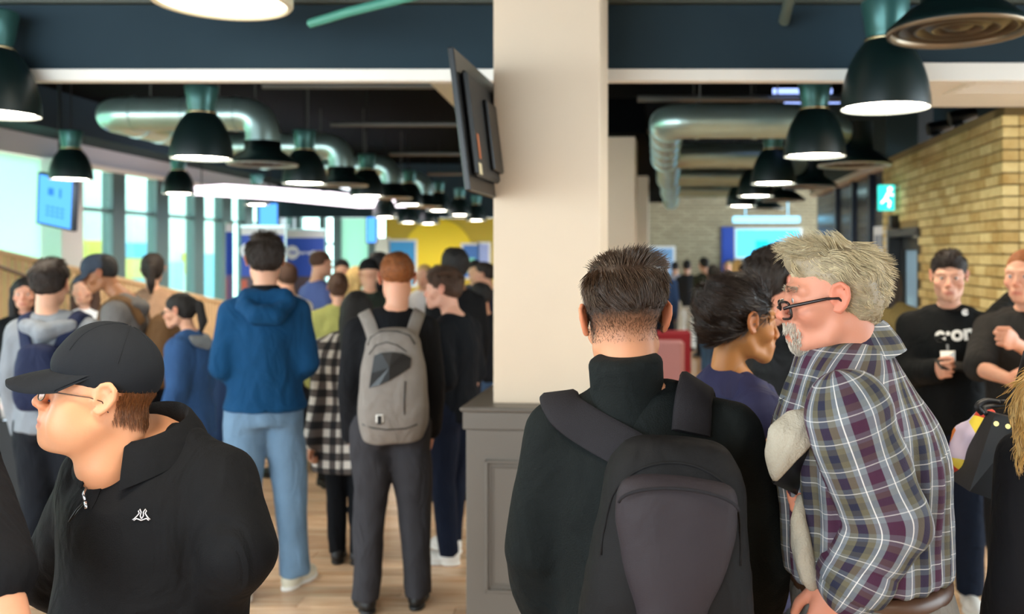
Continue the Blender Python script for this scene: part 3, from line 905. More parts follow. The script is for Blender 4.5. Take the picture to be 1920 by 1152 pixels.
# luminous raft near windows
raft = empty('luminous_raft', (0, 0, 0)); tag(raft, 'long glowing white light raft hanging before the windows', 'ceiling light')
A = [wpt(378, 366, 13.2), wpt(560, 372, 14.6), wpt(722, 386, 17.4)]
for i in range(2):
    a, b = A[i], A[i + 1]; a = np.array([a[0], a[1], 2.6]); b = np.array([b[0], b[1], 2.6])
    d = (b - a) / np.linalg.norm(b - a); s = np.array([-d[1], d[0], 0]) * .55
    MB().hexa([a - s, b - s, b + s, a + s, a - s + [0, 0, .1], b - s + [0, 0, .1], b + s + [0, 0, .1], a + s + [0, 0, .1]]).build('light_panel', emat('raft_light', '#fff0fb', 1.7), raft)
for p in A:
    MB().tube([(p[0], p[1], 2.7), (p[0], p[1], 3.74)], .008, 6).build('hanger', M_rubber, raft)
# ------------------------------------------------------------------ screens, signs, tables
def text_obj(name, body, size, m, parent, loc, rot, align='CENTER', ext=.0006, bold=0):
    cu = bpy.data.curves.new(name, 'FONT'); cu.body = body; cu.size = size; cu.align_x = align; cu.extrude = ext; cu.offset = bold
    t = bpy.data.objects.new('tmp', cu); COL.objects.link(t)
    dg = bpy.context.evaluated_depsgraph_get()
    me = bpy.data.meshes.new_from_object(t.evaluated_get(dg)); me.name = name
    bpy.data.objects.remove(t); me.materials.clear(); me.materials.append(m)
    o = link(name, me, parent); o.location = loc; o.rotation_euler = rot
    return o
# television on the column, seen from behind
tv = empty('wall_television', (-.555, 3.5, 2.24)); tv.rotation_euler = (0, math.radians(-7), -.085)
tag(tv, 'black flat television bracketed to the side of the cream column', 'television')
MB().bbox((-.012, 0, -.28), (.012, .98, .28), .004).build('bezel', M_rubber, tv)
MB().box((-.0135, .02, -.26), (-.0122, .96, .26)).build('screen', mat('screen_off', '#0a0c10', .1), tv)
MB().bbox((.012, .06, -.22), (.04, .92, .2), .012).build('back_shell', mat('tv_back', '#1b1c1c', .5), tv)
MB().bbox((.04, .3, -.18), (.06, .72, .12), .006).build('mount_plate', M_rubber, tv)
MB().box((.0405, .1, -.15), (.042, .13, -.05)).build('orange_sticker', mat('sticker_orange', '#c06a3c', .5), tv)
MB().box((.0405, .07, -.215), (.042, .12, -.17)).build('white_sticker', mat('sticker_white', '#d8c8a0', .5), tv)
MB().tube([(.05, .5, .05), (.12, .56, -.02)], .02, 8).tube([(.05, .5, -.1), (.12, .56, -.04)], .02, 8).build('bracket_arm', M_rubber, tv)
# hanging screen by the windows
hs = empty('hanging_screen', tuple(wpt(108, 378, 9.9))); hs.rotation_euler = (math.radians(6), math.radians(10), math.radians(-18))
tag(hs, 'blue information screen hanging in front of the windows', 'screen')
MB().bbox((-.27, -.03, -.29), (.27, .03, .29), .006).build('casing', mat('screen_case', '#283040', .4), hs)
MB().box((-.235, -.0335, -.265), (.235, -.031, .265)).build('display', emat('screen_blue', '#4f97f0', 1.0), hs)
tx = MB()
for r in range(3):
    for k in range(4): tx.box((-.12 + k * .07, -.0365, -.08 - r * .045), (-.12 + k * .07 + .045, -.034, -.06 - r * .045))
tx.box((-.1, -.0365, .06), (-.02, -.034, .14)).box((.06, -.0365, .05), (.09, -.034, .15))
tx.build('display_text', emat('screen_text', '#2f6fd0', .9), hs)
MB().tube([(0, .03, .2), (-.25, .16, 1.5)], .02, 8).build('hanger', M_rubber, hs)
for (p0, p1, q0, q1, d, lb) in ((487, 520, 382, 428, 17.0, 'narrow blue screen hanging beyond the light raft'), (688, 705, 408, 455, 19.0, 'small blue screen hanging beside the frosted end bay')):
    a, b = wpt(p0, q1, d), wpt(p1, q0, d)
    s = empty('hanging_screen', (a[0], d, a[2])); tag(s, lb, 'screen')
    MB().bbox((-.02, 0, -.02), (b[0] - a[0] + .02, .05, b[2] - a[2] + .02), .005).build('casing', M_rubber, s)
    MB().box((0, -.004, 0), (b[0] - a[0], -.001, b[2] - a[2])).build('display', emat('screen_blue', '#4f97f0', 1.0), s)
    MB().tube([((b[0] - a[0]) / 2, .03, b[2] - a[2]), ((b[0] - a[0]) / 2, .03, 3.74 - a[2])], .015, 8).build('hanger', M_rubber, s)
# pull-up banners
M_bwhite = mat('banner_white', '#f2f2f6', .5); M_blogo = mat('banner_print', '#f4f6ff', .5)
def banner(p0, p1, q0, d, rz, label, logo=True, low='#5a4a58'):
    a, b = wpt(p0, q0, d), wpt(p1, q0, d); w = b[0] - a[0]; h = a[2]
    e = empty('pull_up_banner', (a[0], d, 0), rz); tag(e, label, 'banner')
    MB().bbox((-.02, -.08, 0), (w + .02, .12, .06), .01).build('base', M_steel, e)
    MB().box((0, 0, .06), (w, .006, h * .72)).build('lower_print', mat('banner_low' + low, low, .5), e)
    MB().box((0, 0, h * .72), (w, .006, h - .09)).build('blue_print', mat('banner_blue', '#2b53c4', .5), e)
    MB().box((0, 0, h - .09), (w, .006, h)).build('white_header', M_bwhite, e)
    MB().box((-.005, -.006, h), (w + .005, .014, h + .02)).build('top_rail', M_steel, e)
    MB().box((0, -.002, .06), (w * .14, -.0005, h * .70)).build('red_stripe', mat('banner_red', '#d06048', .5), e)
    if logo:
        c = (w * .15, h - .27); n = 24
        MB().raw([(c[0] + .085 * math.cos(t), -.003, c[1] + .085 * math.sin(t)) for t in np.linspace(0, 2 * math.pi, n, endpoint=False)], [tuple(range(n))]).build('round_logo', M_blogo, e)
        MB().box((c[0] - .03, -.005, c[1] - .012), (c[0] + .05, -.0035, c[1] + .012)).build('logo_bar', mat('banner_blue', '#2b53c4', .5), e)
        text_obj('lettering', 'InvestDirect', w * .155, M_blogo, e, (w * .30, -.003, c[1] - .025), (math.pi / 2, 0, 0), 'LEFT', .0004, .002)
    return e
banner(537, 608, 432, 11.0, 0, 'blue pull-up banner with round white logo behind the man in the blue jacket')
banner(452, 530, 426, 10.4, .12, 'blue pull-up banner mostly hidden behind the head of the man in the blue jacket')
banner(424, 438, 420, 10.2, .9, 'narrow angled blue pull-up banner beside the window mullion', False, '#8a78a8')
# far posters and screens
def poster(p0, p1, q0, q1, d, c, label, frame='#f4f6f6', em=0, extra=None, cat='poster', nm='wall_poster'):
    a, b = wpt(p0, q1, d), wpt(p1, q0, d)
    e = empty(nm, (a[0], d, a[2])); tag(e, label, cat)
    w, h = b[0] - a[0], b[2] - a[2]
    MB().bbox((-.05, 0, -.05), (w + .05, .05, h + .05), .006).build('frame', mat('frame' + frame, frame, .5), e)
    MB().box((0, -.006, 0), (w, -.001, h)).build('print', emat('pe' + c, c, em) if em else mat('pp' + c, c, .5), e)
    for i, (x0, x1, z0, z1, cc) in enumerate(extra or []):
        MB().box((w * x0, -.012, h * z0), (w * x1, -.0065, h * z1)).build('print_block', emat('pe' + cc, cc, em) if em else mat('pp' + cc, cc, .5), e)
    return e
poster(731, 778, 453, 535, BK - .075, '#3aa0e8', 'blue poster on the yellow wall beside the disc', extra=[(0, 1, 0, .3, '#6ec4f2')])
poster(868, 897, 460, 520, BK - .075, '#3f78c8', 'blue poster with a mint block near the column', extra=[(.25, .8, .15, .6, '#7fe0d0')])
poster(899, 916, 458, 530, BK - .075, '#9fb4f0', 'pale lilac poster near the column')
poster(704, 726, 450, 540, BK - .075, '#eef4ee', 'plain white poster at the edge of the yellow wall')
poster(1217, 1262, 466, 560, 19.6, '#7fb0e0', 'pale blue pull-up poster in front of the far brick wall', extra=[(.1, .9, .5, .8, '#a9cdf0'), (.3, .7, .1, .4, '#e8c8b8')])
poster(1381, 1500, 431, 482, BK - .055, '#55c8f8', 'big cyan projection screen at the far end', em=1.0, extra=[(.3, .5, .3, .6, '#22e0f4')], cat='screen', nm='projection_screen')
poster(1357, 1372, 430, 612, BK - .055, '#1d49b4', 'tall royal blue banner beside the projection screen', frame='#1d49b4', cat='banner', nm='tall_banner')
tag(MB().box((bx(1378, 18.6), 18.6, bz(417, 18.6)), (bx(1500, 18.6), 18.9, bz(406, 18.6))).tube([(bx(1400, 18.6), 18.75, 2.5), (bx(1400, 18.6), 18.75, 3.75)], .01, 6).tube([(bx(1480, 18.6), 18.75, 2.5), (bx(1480, 18.6), 18.75, 3.75)], .01, 6).build('linear_light', emat('cyan_strip', '#8fdcff', 1.1)), 'cyan light strip above the projection screen', 'ceiling light')
tag(MB().box((bx(1370, 18.9), 19.0, 0), (bx(1520, 18.9), 19.35, bz(487, 19))).build('stage_front', mat('stage_grey', '#39424c', .5)), 'dark grey stage counter under the projection screen', 'counter')
# exit sign, door closer box, white notice
def rwall(u, out, z):   # point on the right wall: distance along, offset into the room
    p = RC @ np.array([-out, u, 0]) + np.array([C0[0], C0[1], 0]); return (p[0], p[1], z)
ue = (zr(1686) - C0[1]) / DV[1]
ex = empty('exit_sign', rwall(ue, .12, 2.12), -ANG); tag(ex, 'small glowing green running-man exit sign on the brick wall', 'exit sign')
MB().bbox((-.075, -.02, .0), (.075, .02, .24), .006).build('sign_box', emat('exit_green', '#38d8c8', .8), ex)
wm = emat('exit_white', '#eafff8', 1.6)
MB().raw([(.03 + .022 * math.cos(t), -.0215, .2 + .022 * math.sin(t)) for t in np.linspace(0, 6.283, 12, endpoint=False)], [tuple(range(12))]).build('figure_head', wm, ex)
MB().tube([(.02, -.0225, .17), (-.01, -.0225, .11)], .014, 6).tube([(-.01, -.0225, .11), (.03, -.0225, .08), (.02, -.0225, .03)], .01, 6).tube([(-.01, -.0225, .11), (-.05, -.0225, .07)], .01, 6).tube([(.02, -.0225, .165), (.06, -.0225, .14)], .008, 6).build('figure_body', wm, ex)
MB().box((.07, -.01, .2), (.13, .01, .24)).build('wall_arm', M_steel, ex)
cb = MB().bbox((0, 0, 0), (.08, .1, .13), .01).build('alarm_box', M_rubber); cb.location = rwall(ue, .08, 1.95); cb.rotation_euler[2] = -ANG
tag(cb, 'small black box under the exit sign', 'alarm box')
nt_ = empty('wall_notice', rwall((zr(1646) - C0[1]) / DV[1], -.03, 1.55), -ANG); tag(nt_, 'white notice with grey blocks on the navy tile wall', 'notice')
MB().box((-.02, -.35, 0), (0, .25, .45)).build('board', mat('notice_white', '#e6e9f0', .5), nt_)
for (a, b) in ((-.25, -.05), (.0, .18)): MB().box((-.024, a, .22), (-.0205, b, .36)).build('print_block', mat('notice_grey', '#7b8496', .5), nt_)
# track spotlights on top of brick wall
for (p, q, lb) in ((1735, 240, 'black spotlight on the brick wall top, the one further in'), (1775, 222, 'black spotlight on the brick wall top near the corner')):
    u = (zr(p) - C0[1]) / DV[1]
    e = empty('track_spotlight', rwall(u, -.12, WT), -ANG); tag(e, lb, 'spotlight')
    MB().bbox((-.04, -.09, 0), (.04, .09, .04), .006).build('base', M_rubber, e)
    MB().tube([(0, 0, .04), (0, 0, .1)], .015, 8).build('stem', M_rubber, e)
    MB().tube([(-.1, 0, .09), (-.06, 0, .1), (.1, 0, .14)], [.055, .06, .04], 14).build('lamp_head', M_rubber, e, angle=40)
# white bin and tables
wbn = empty('round_bin', (2.36, 5.35, 0)); tag(wbn, 'white cylindrical bin with grey foot by the brick wall', 'bin')
MB().lathe([(.0, .09), (.1, .09), (.1, .3), (.0, .3)], 28).build('bin_body', M_white, wbn, angle=40)
MB().lathe([(.0, 0), (.12, 0), (.12, .03), (.09, .09), (0, .09)], 28).build('foot', mat('bin_grey', '#77787a', .5), wbn, angle=40)
def clothtable(x0, x1, y0, y1, h, c, label):
    t = empty('cloth_table', ((x0 + x1) / 2, y0, 0)); tag(t, label, 'table')
    w = (x1 - x0) / 2; dp = y1 - y0; n = 40
    V = []; ring = []
    per = []
    for k in range(n): per.append((-w + 2 * w * k / n, 0))
    for k in range(n): per.append((w, dp * k / n))
    for k in range(n): per.append((w - 2 * w * k / n, dp))
    for k in range(n): per.append((-w, dp - dp * k / n))
    m = len(per)
    for j, z in enumerate((h, h - .02, h * .6, h * .3, .01)):
        for i, (a, b) in enumerate(per):
            f = (0 if j < 1 else .012 if j == 1 else (.02 + .02 * math.sin(i * .9 + j * .2)) * (1 - z / h) + .014)
            nx = -1 if i >= 3 * n else (1 if n <= i < 2 * n else 0); ny = -1 if i < n else (1 if 2 * n <= i < 3 * n else 0)
            V.append((a + nx * f, b + ny * f, z))
    Fc = [(j * m + i, j * m + (i + 1) % m, (j + 1) * m + (i + 1) % m, (j + 1) * m + i) for j in range(4) for i in range(m)]
    Fc = [q[::-1] for q in Fc]
    MB().raw(V, Fc + [tuple(range(m))]).build('tablecloth', mat('cloth' + c, c, .8, bump=.05, bscale=30), t, angle=50)
    for sx in (-1, 1):
        for sy in (.06, dp - .06):
            MB().tube([(sx * (w - .06), sy, 0), (sx * (w - .06), sy, h - .03)], .018, 8).build('leg', M_pipe, t)
    return t
clothtable(-4.9, -3.02, 5.05, 5.6, .785, '#17181a', 'table under a black cloth with cups beside the grey hooded jacket')
clothtable(-3.66, -2.78, 8.25, 8.9, .78, '#1f3a66', 'table under a navy cloth behind the blue jacket')
# things on the black table
def cup(x, y, z, c, label):
    e = empty('plastic_cup', (x, y, z)); tag(e, label, 'cup')
    MB().lathe([(.0, .0), (.03, 0), (.042, .12), (.039, .12), (.028, .004), (0, .004)], 24).build('cup_wall', mat('cup_clear', '#e8e4dc', .2, alpha=.55), e, True)
    MB().lathe([(0, .006), (.0275, .006), (.036, .085), (0, .09)], 24).build('drink', mat('drink' + c, c, .3, var=.3, vscale=30), e, True)
cup(-3.38, 5.15, .786, '#e8724a', 'clear cup with orange and pink drink on the black table')
tb = empty('tablet_stand', (-3.36, 5.33, .788), .3); tag(tb, 'black tablet leaning on a white stand on the table', 'tablet')
MB().box((-.13, 0, .005), (.13, .012, .33), rotm(rx=-.2)).build('tablet', M_rubber, tb)
MB().box((-.12, .016, .008), (.12, .024, .3), rotm(rx=-.22)).build('back_plate', M_white, tb)
MB().bbox((-.12, 0, 0), (.12, .15, .012), .003).build('foot', M_white, tb)
ss = empty('sign_stand', (-3.64, 5.22, .788), .1); tag(ss, 'white tabletop sign card at the end of the black table', 'sign')
MB().box((-.1, 0, 0), (.1, .004, .36), rotm(rx=-.12)).build('card', M_white, ss)
MB().box((-.1, .03, 0), (.1, .07, .012)).build('foot', M_white, ss)
fly = MB().box((-.07, -.05, 0), (.07, .05, .006)).build('leaflet', mat('leaflet_blue', '#cfe0f4', .5)); fly.location = (-3.27, 5.1, .786); tag(fly, 'pale blue leaflet lying by the cup', 'leaflet')
nap = MB().box((-.05, -.04, 0), (.05, .04, .004)).build('leaflet', M_white); nap.location = (-3.15, 5.08, .786); nap.rotation_euler[2] = .5; tag(nap, 'small white leaflet at the corner of the black table', 'leaflet')
# small things on the navy table
bx_ = MB().bbox((-.12, -.08, 0), (.12, .08, .12), .01).build('storage_box', M_rubber); bx_.location = (-3.45, 8.5, .782); tag(bx_, 'black box standing on the navy table', 'box')
# red chairs by the far right
def chair(x, y, rz, c, label):
    e = empty('upholstered_chair', (x, y, 0), rz); tag(e, label, 'chair')
    m = mat('uph' + c, c, .7)
    MB().bbox((-.24, -.24, .38), (.24, .24, .48), .03).build('seat', m, e)
    MB().bbox((-.24, -.27, .45), (.24, -.19, .92), .03).build('backrest', m, e)
    for a in (-.2, .2):
        for b in (-.2, .2): MB().tube([(a, b, 0), (a, b, .38)], .016, 8).build('leg', M_pipe, e)
chair(.62, 9.6, .3, '#a8283a', 'crimson upholstered chair beyond the man with the black backpack')
chair(.56, 8.6, -.2, '#d89a9c', 'pale pink upholstered chair beyond the man with the black backpack')
# ------------------------------------------------------------------ people: templates
EAR = [(.079, .008, -.006), (.079, .010, .012), (.083, .004, .027), (.089, -.010, .032), (.094, -.022, .022), (.093, -.024, .004), (.088, -.017, -.014), (.082, -.006, -.026), (.079, .004, -.024)]
HEADS = {}
def head_template(kind='m', step=.007):
    key = (kind, step)
    if key in HEADS: return HEADS[key]
    f = Fld(); fat = kind == 'fat'; fem = kind == 'f'; old = kind == 'old'
    w = 1.1 if fat else (.94 if fem else 1.0)
    f.ell((0, -.008 if fat else -.014, .036), (.075 * w, .090 if fat else .097, .081), .02)
    f.ell((0, .022, -.016), (.065 * w, .067, .09), .025)
    jr = .024 if fat else (.013 if fem else .017)
    for s in (-1, 1):
        f.chain([(s * .052 * w, -.004, -.056), (s * .046 * w, .016, -.084), (s * .016, .066, -.099)], [jr, jr, .015], .025)
        f.ell((s * .046 * w, .052, -.03), (.024, .026, .022), .022)
        f.chain([(s * .012, .088, .019), (s * .035, .084, .024), (s * .053, .062, .018)], [.008, .010, .008] if not fem else [.006, .007, .006], .014)
    f.ell((0, .074, -.102), (.022, .018, .016), .02)
    if fat:
        f.ell((0, .03, -.106), (.05, .048, .022), .03); 
        for s in (-1, 1): f.ell((s * .05, .04, -.065), (.03, .04, .035), .03)
    f.ell((0, .078, -.07), (.032, .022, .026), .02)
    for s in (-1, 1):
        f.ell((s * .032, .101, -.001), (.019, .021, .0125), .011, 's')
    ns = 1.15 if (fat or old) else (.9 if fem else 1.0)
    f.chain([(0, .088, .008), (0, .099, -.014), (0, .108 + .004 * (ns - 1), -.034)], [.0075, .0082, .0112 * ns], .01)
    for s in (-1, 1):
        f.ell((s * .0125 * ns, .099, -.040), (.0085, .010, .0075), .007)
        f.ell((s * .0065, .1035, -.0465), (.0032, .0052, .003), .003, 's')
    f.chain([(0, .099, -.048), (0, .096, -.062)], .007, .008)
    f.chain([(-.023, .088, -.074), (-.008, .0985, -.0685), (0, .0985, -.0695), (.008, .0985, -.0685), (.023, .088, -.074)], [.0028, .005, .0048, .005, .0028], .004)
    f.chain([(-.02, .088, -.0775), (0, .0975, -.0825), (.02, .088, -.0775)], [.0028, .006, .0028], .004)
    f.chain([(-.026, .092, -.0765), (-.012, .1035, -.0755), (0, .1065, -.0762), (.012, .1035, -.0755), (.026, .092, -.0765)], .0014, .003, 's')
    for s in (-1, 1):
        f.ell((s * .031, .0745, -.001), (.0155, .0138, .0132), .004)
        f.ell((s * .031, .090, -.002), (.0128, .0085, .0046), .0022, 's')
        f.chain([(s * x, y, z) for x, y, z in EAR], [.004, .0042, .0045, .0048, .0048, .0046, .0046, .0062, .0045], .004)
        f.ell((s * .083, -.006, .002), (.0045, .017, .026), .006, R=rotm(rz=s * .35))
        f.ell((s * .089, -.003, -.002), (.0065, .0085, .0135), .004, 's', R=rotm(rz=s * .35))
        f.ell((s * .0795, .009, -.004), (.004, .005, .006), .004)
    nr = .066 if fat else (.047 if fem else .055)
    f.chain([(0, -.028, -.05), (0, -.038, -.1), (0, -.043, -.135)], [nr * .98, nr, nr * .98], .025)
    V, Q = f.mesh(step)
    x, y, z = V.T
    lips = np.exp(-(((np.abs(x)) / .024) ** 4 + ((z + .0755) / .0085) ** 4)) * (y > .08)
    red = np.exp(-(((y - .108) / .02) ** 2 + ((z + .036) / .016) ** 2 + (x / .022) ** 2)) + np.exp(-(((np.abs(x) - .05) / .02) ** 2 + ((z + .035) / .02) ** 2 + ((y - .07) / .03) ** 2)) * .7 + (np.abs(x) > .0805) * (y > -.032) * (y < .014) * (z < .04) * (z > -.035) * .9 * (0 if fat else 1)
    stub = np.clip(1 - np.abs(z + .075) / .06, 0, 1) * (y > .005) * np.clip((y + .0) / .03, 0, 1)
    HEADS[key] = (V, Q, lips, np.clip(red, 0, 1), stub)
    return HEADS[key]

HANDS = {}
def hand_template(pose='relax', step=.0042):
    """right hand: wrist at origin, fingers down -z, palm towards -x, thumb forward +y"""
    key = (pose, step)
    if key in HANDS: return HANDS[key]
    f = Fld()
    f.chain([(0, 0, .03), (0, 0, 0), (0, 0, -.03)], [.026, .025, .024], .01)
    f.ell((0, .0, -.055), (.0155, .041, .047), .015)
    f.ell((-.008, .026, -.04), (.014, .016, .03), .012)
    cur = {'relax': (.25, .45, .35), 'grip': (.95, 1.2, .8), 'fist': (1.45, 1.6, 1.0), 'flat': (.08, .1, .1), 'point': (.5, .8, .5)}[pose]
    for i, (yb, L, r) in enumerate(((.029, .072, .0088), (.0098, .08, .009), (-.0098, .074, .0086), (-.028, .06, .0076))):
        p = np.array([0, yb, -.086]); a = 0.; P = [p * [1, 1, .8], p]
        for k, fr in enumerate((.46, .30, .24)):
            a += cur[k] * (1 + .12 * (i - 1))
            d = np.array([-math.sin(a), yb * .9, -math.cos(a)]); d /= np.linalg.norm(d)
            p = p + d * L * fr; P.append(p)
        f.chain(P, [r * 1.1, r * 1.08, r, r * .93, r * .8], .004)
    if pose in ('relax', 'flat'): T = [(-.004, .024, -.018), (-.014, .048, -.045), (-.018, .056, -.075), (-.02, .054, -.098)]
    elif pose == 'fist': T = [(-.004, .024, -.018), (-.02, .046, -.045), (-.044, .036, -.07), (-.052, .016, -.078)]
    else: T = [(-.004, .024, -.018), (-.024, .05, -.04), (-.045, .052, -.065), (-.056, .046, -.085)]
    f.chain(T, [.015, .0115, .0105, .0085], .008)
    V, Q = f.mesh(step)
    HANDS[key] = (V, Q)
    return HANDS[key]

TORSO_M = [(.80, .162, .118), (.92, .160, .118), (1.05, .142, .106), (1.18, .150, .114), (1.29, .162, .122), (1.35, .152, .112), (1.405, .122, .094), (1.445, .096, .08), (1.48, .072, .068)]
TORSO_F = [(.80, .172, .120), (.92, .165, .118), (1.06, .130, .098), (1.18, .140, .112), (1.28, .152, .122), (1.35, .142, .104), (1.40, .108, .082), (1.44, .078, .068), (1.475, .058, .056)]

class Person:
    def __init__(s, label, x, d, yaw, height, skin='#d9a07c', kind='m', head=(0, 0, 0), hoff=(0, 0, 0), arms=None, feet=None,
                 wf=1., df=1., belly=0., lean=(0, 0), cat='person', group=None, hi=False, sx=.158, hands=('relax', 'relax'), thumbs=(None, None), rough=False, hs=1.):
        s.sc = height / 1.75; s.hs = hs; s.kind = kind; s.skin = lin(skin); s.hi = hi; s.rough = rough
        s.root = empty('person', (x, d, 0), math.radians(yaw)); tag(s.root, label, cat, group)
        s.yaw = math.radians(yaw); s.x, s.d = x, d
        s.lean = np.array([lean[0], lean[1]]); s.wf, s.df, s.belly = wf, df, belly
        fem = kind == 'f'
        sx = sx * (.9 if fem else 1) * wf
        s.sh = {1: s.up((sx, -.005, 1.378)), -1: s.up((-sx, -.005, 1.378))}
        arms = arms or {}
        s.el = {}; s.wr = {}
        for sd in (1, -1):
            e, w = arms.get(sd, ((.19 * sd * wf, -.03, 1.11), (.185 * sd * wf, .06, .865)))
            s.el[sd] = np.array(e, float); s.wr[sd] = np.array(w, float)
            if sd not in arms: s.el[sd] = s.up(s.el[sd]); s.wr[sd] = s.up(s.wr[sd])
        feet = feet or {1: (.10, .0, 12), -1: (-.10, .0, 12)}
        s.ft = feet
        s.hip = {1: np.array([.088, 0, .9]), -1: np.array([-.088, 0, .9])}
        s.kn = {}; s.an = {}
        for sd in (1, -1):
            fx, fy, _ = feet[sd]
            s.an[sd] = np.array([fx, fy - .02, .085]); s.kn[sd] = (s.hip[sd] + s.an[sd]) / 2 + np.array([0, .025, 0])
        s.hp = s.up((0, .03, 1.635)) + np.array(hoff)
        hy, hpit, hr = [math.radians(a) for a in head]
        s.HR = np.array(Matrix.Rotation(hy, 3, 'Z') @ Matrix.Rotation(hr, 3, 'Y') @ Matrix.Rotation(-hpit, 3, 'X'))
        s.hands = {1: hands[0], -1: hands[1]}; s.thumbs = {1: thumbs[0], -1: thumbs[1]}
    def up(s, p):
        p = np.array(p, float); k = max(0, p[2] - .93)
        p[:2] += s.lean * k
        return p
    def loc(s, px, py, d):
        """photo pixel + depth -> body coordinates"""
        w = wpt(px, py, d) - np.array([s.x, s.d, 0]); c, n = math.cos(-s.yaw), math.sin(-s.yaw)
        return np.array([c * w[0] - n * w[1], n * w[0] + c * w[1], w[2]]) / s.sc
    def fld(s): return Fld().frame(None, (0, 0, 0), s.sc)
    def hfld(s): return Fld().frame(s.HR, s.hp * s.sc, s.sc * s.hs)
    def hw(s, p): return (s.HR @ (np.asarray(p, float) * s.hs) + s.hp) * s.sc
    def torso(s, f, off=0., zlo=.8, zhi=1.475, flare=0.):
        T = TORSO_F if s.kind == 'f' else TORSO_M
        rows = []
        zs = [zlo] + [r[0] for r in T if zlo + .03 < r[0] < zhi - .01] + [zhi]
        A = np.array(T)
        for z in zs:
            kk = min(1, max(0, (1.475 - z) / .12)); wz, dz_ = 1 + (s.wf - 1) * kk, 1 + (s.df - 1) * kk
            rx = np.interp(z, A[:, 0], A[:, 1]) * wz + off; ry = np.interp(z, A[:, 0], A[:, 2]) * dz_ + off
            fl = flare * max(0, (1.15 - z) / .3); rx += fl; ry += fl
            b = s.belly * math.exp(-((z - 1.06) / .14) ** 2)
            l = s.lean * max(0, z - .93)
            rows.append((z, rx + b * .5, ry + b * .6, l[0], l[1] - .005 + b * .5))
        f.loft(rows, .03)
        for sd in (1, -1):
            n = s.up((sd * .045, -.022, 1.452)); f.chain([n, s.sh[sd] + np.array([-sd * .012, -.005, .0])], [.034 + off * .5, .05 + off], .05)
        return f
    def arm(s, f, sd, off=0., upto=2.0, r=(.056, .047, .041, .034), k=.03):
        a, b, c = s.sh[sd], s.el[sd], s.wr[sd]
        P = [a]; R_ = [r[0] + off]
        if upto <= 1.0: P.append(a + (b - a) * upto); R_.append(r[0] + (r[1] - r[0]) * upto + off * 1.1)
        else:
            m = (a + b) / 2; P += [m, b]; R_ += [(r[0] + r[1]) / 2 + off, r[1] * .97 + off]
            t = upto - 1; e = b + (c - b) * t
            P += [b + (c - b) * t * .35, e]; R_ += [r[2] * 1.03 + off, r[2] + (r[3] - r[2]) * t + off]
        f.chain(P, R_, k)
        return f
    def leg(s, f, sd, off=0., rad=(.092, .062, .046), zlo=None, k=.03):
        a, b, c = s.hip[sd], s.kn[sd], s.an[sd].copy()
        if zlo is not None: c = b + (c - b) * ((b[2] - zlo) / (b[2] - c[2]))
        f.chain([a, (a * .55 + b * .45), b, b + (c - b) * .35, c], [rad[0] + off, rad[0] * .45 + rad[1] * .55 + off * 1.0 + .008, rad[1] + off, rad[1] * .93 + off, rad[2] + off], k)
        return f
    def body(s, lower=True, stub=0., stubc='#4a3a30', paint=None, sleeve=2.0):
        f = s.fld(); s.torso(f, -.014, .84)
        for sd in (1, -1):
            s.arm(f, sd, 0, 2.0, (.046, .038, .036, .026))
            if lower: s.leg(f, sd, 0, (.075, .05, .036))
        nb = s.up((0, -.025, 1.44)); nb[0] += .6 * s.hp[0]; hb = s.HR @ np.array([0, -.04, -.11]) * s.hs + s.hp
        nr = {'fat': .066, 'f': .045}.get(s.kind, .053)
        f.chain([nb, hb], [nr * 1.12, nr * .97 * s.hs], .03)
        V, Q = f.mesh(.017 if not s.hi else .011)
        C = np.tile(np.array(s.skin), (len(V), 1))
        Vs, Qs, Cs = [V], [Q], [C]; n = len(V)
        hv, hq, lips, red, stb = head_template('m' if s.kind == 'm' else s.kind, .0036 if s.hi else (.011 if s.rough else .0075))
        hc = np.tile(np.array(s.skin), (len(hv), 1))
        hc = hc * (1 - red[:, None] * np.array([.0, .22, .25]))
        hc = hc * (1 - lips[:, None]) + lips[:, None] * (np.array(s.skin) * np.array([.78, .48, .5]))
        if stub: hc = hc * (1 - stb[:, None] * stub) + stb[:, None] * stub * np.array(lin(stubc))
        if paint: hc = paint(hv, hc)
        Vs.append(hv * s.sc * s.hs @ s.HR.T + s.hp * s.sc); Qs.append(hq + n); Cs.append(hc); n += len(hv)
        for sd in (1, -1):
            gv, gq = hand_template(s.hands[sd], .0042 if not s.rough else .006)
            gv = gv.copy(); gq = gq
            if sd < 0: gv = gv * [-1, 1, 1]; gq = gq[:, ::-1]
            z = s.el[sd] - s.wr[sd]; z /= np.linalg.norm(z)
            th = np.array(s.thumbs[sd] if s.thumbs[sd] is not None else (0, 1, 0), float)
            y = th - z * (th @ z); y /= np.linalg.norm(y); x = np.cross(y, z)
            R = np.stack([x, y, z], 1)
            gv = (gv @ R.T + s.wr[sd]) * s.sc
            gc = np.tile(np.array(s.skin) * np.array([1, .93, .9]), (len(gv), 1))
            Vs.append(gv); Qs.append(gq + n); Cs.append(gc); n += len(gv)
        me = npmesh('body', np.concatenate(Vs), np.concatenate(Qs), True, np.concatenate(Cs))
        me.materials.append(mat('skin', '#d0a080', .48, attr=True, sss=.12 if True else 0, spec=.35, bump=.04, bscale=240))
        s.bodyo = link('body', me, s.root)
        return s
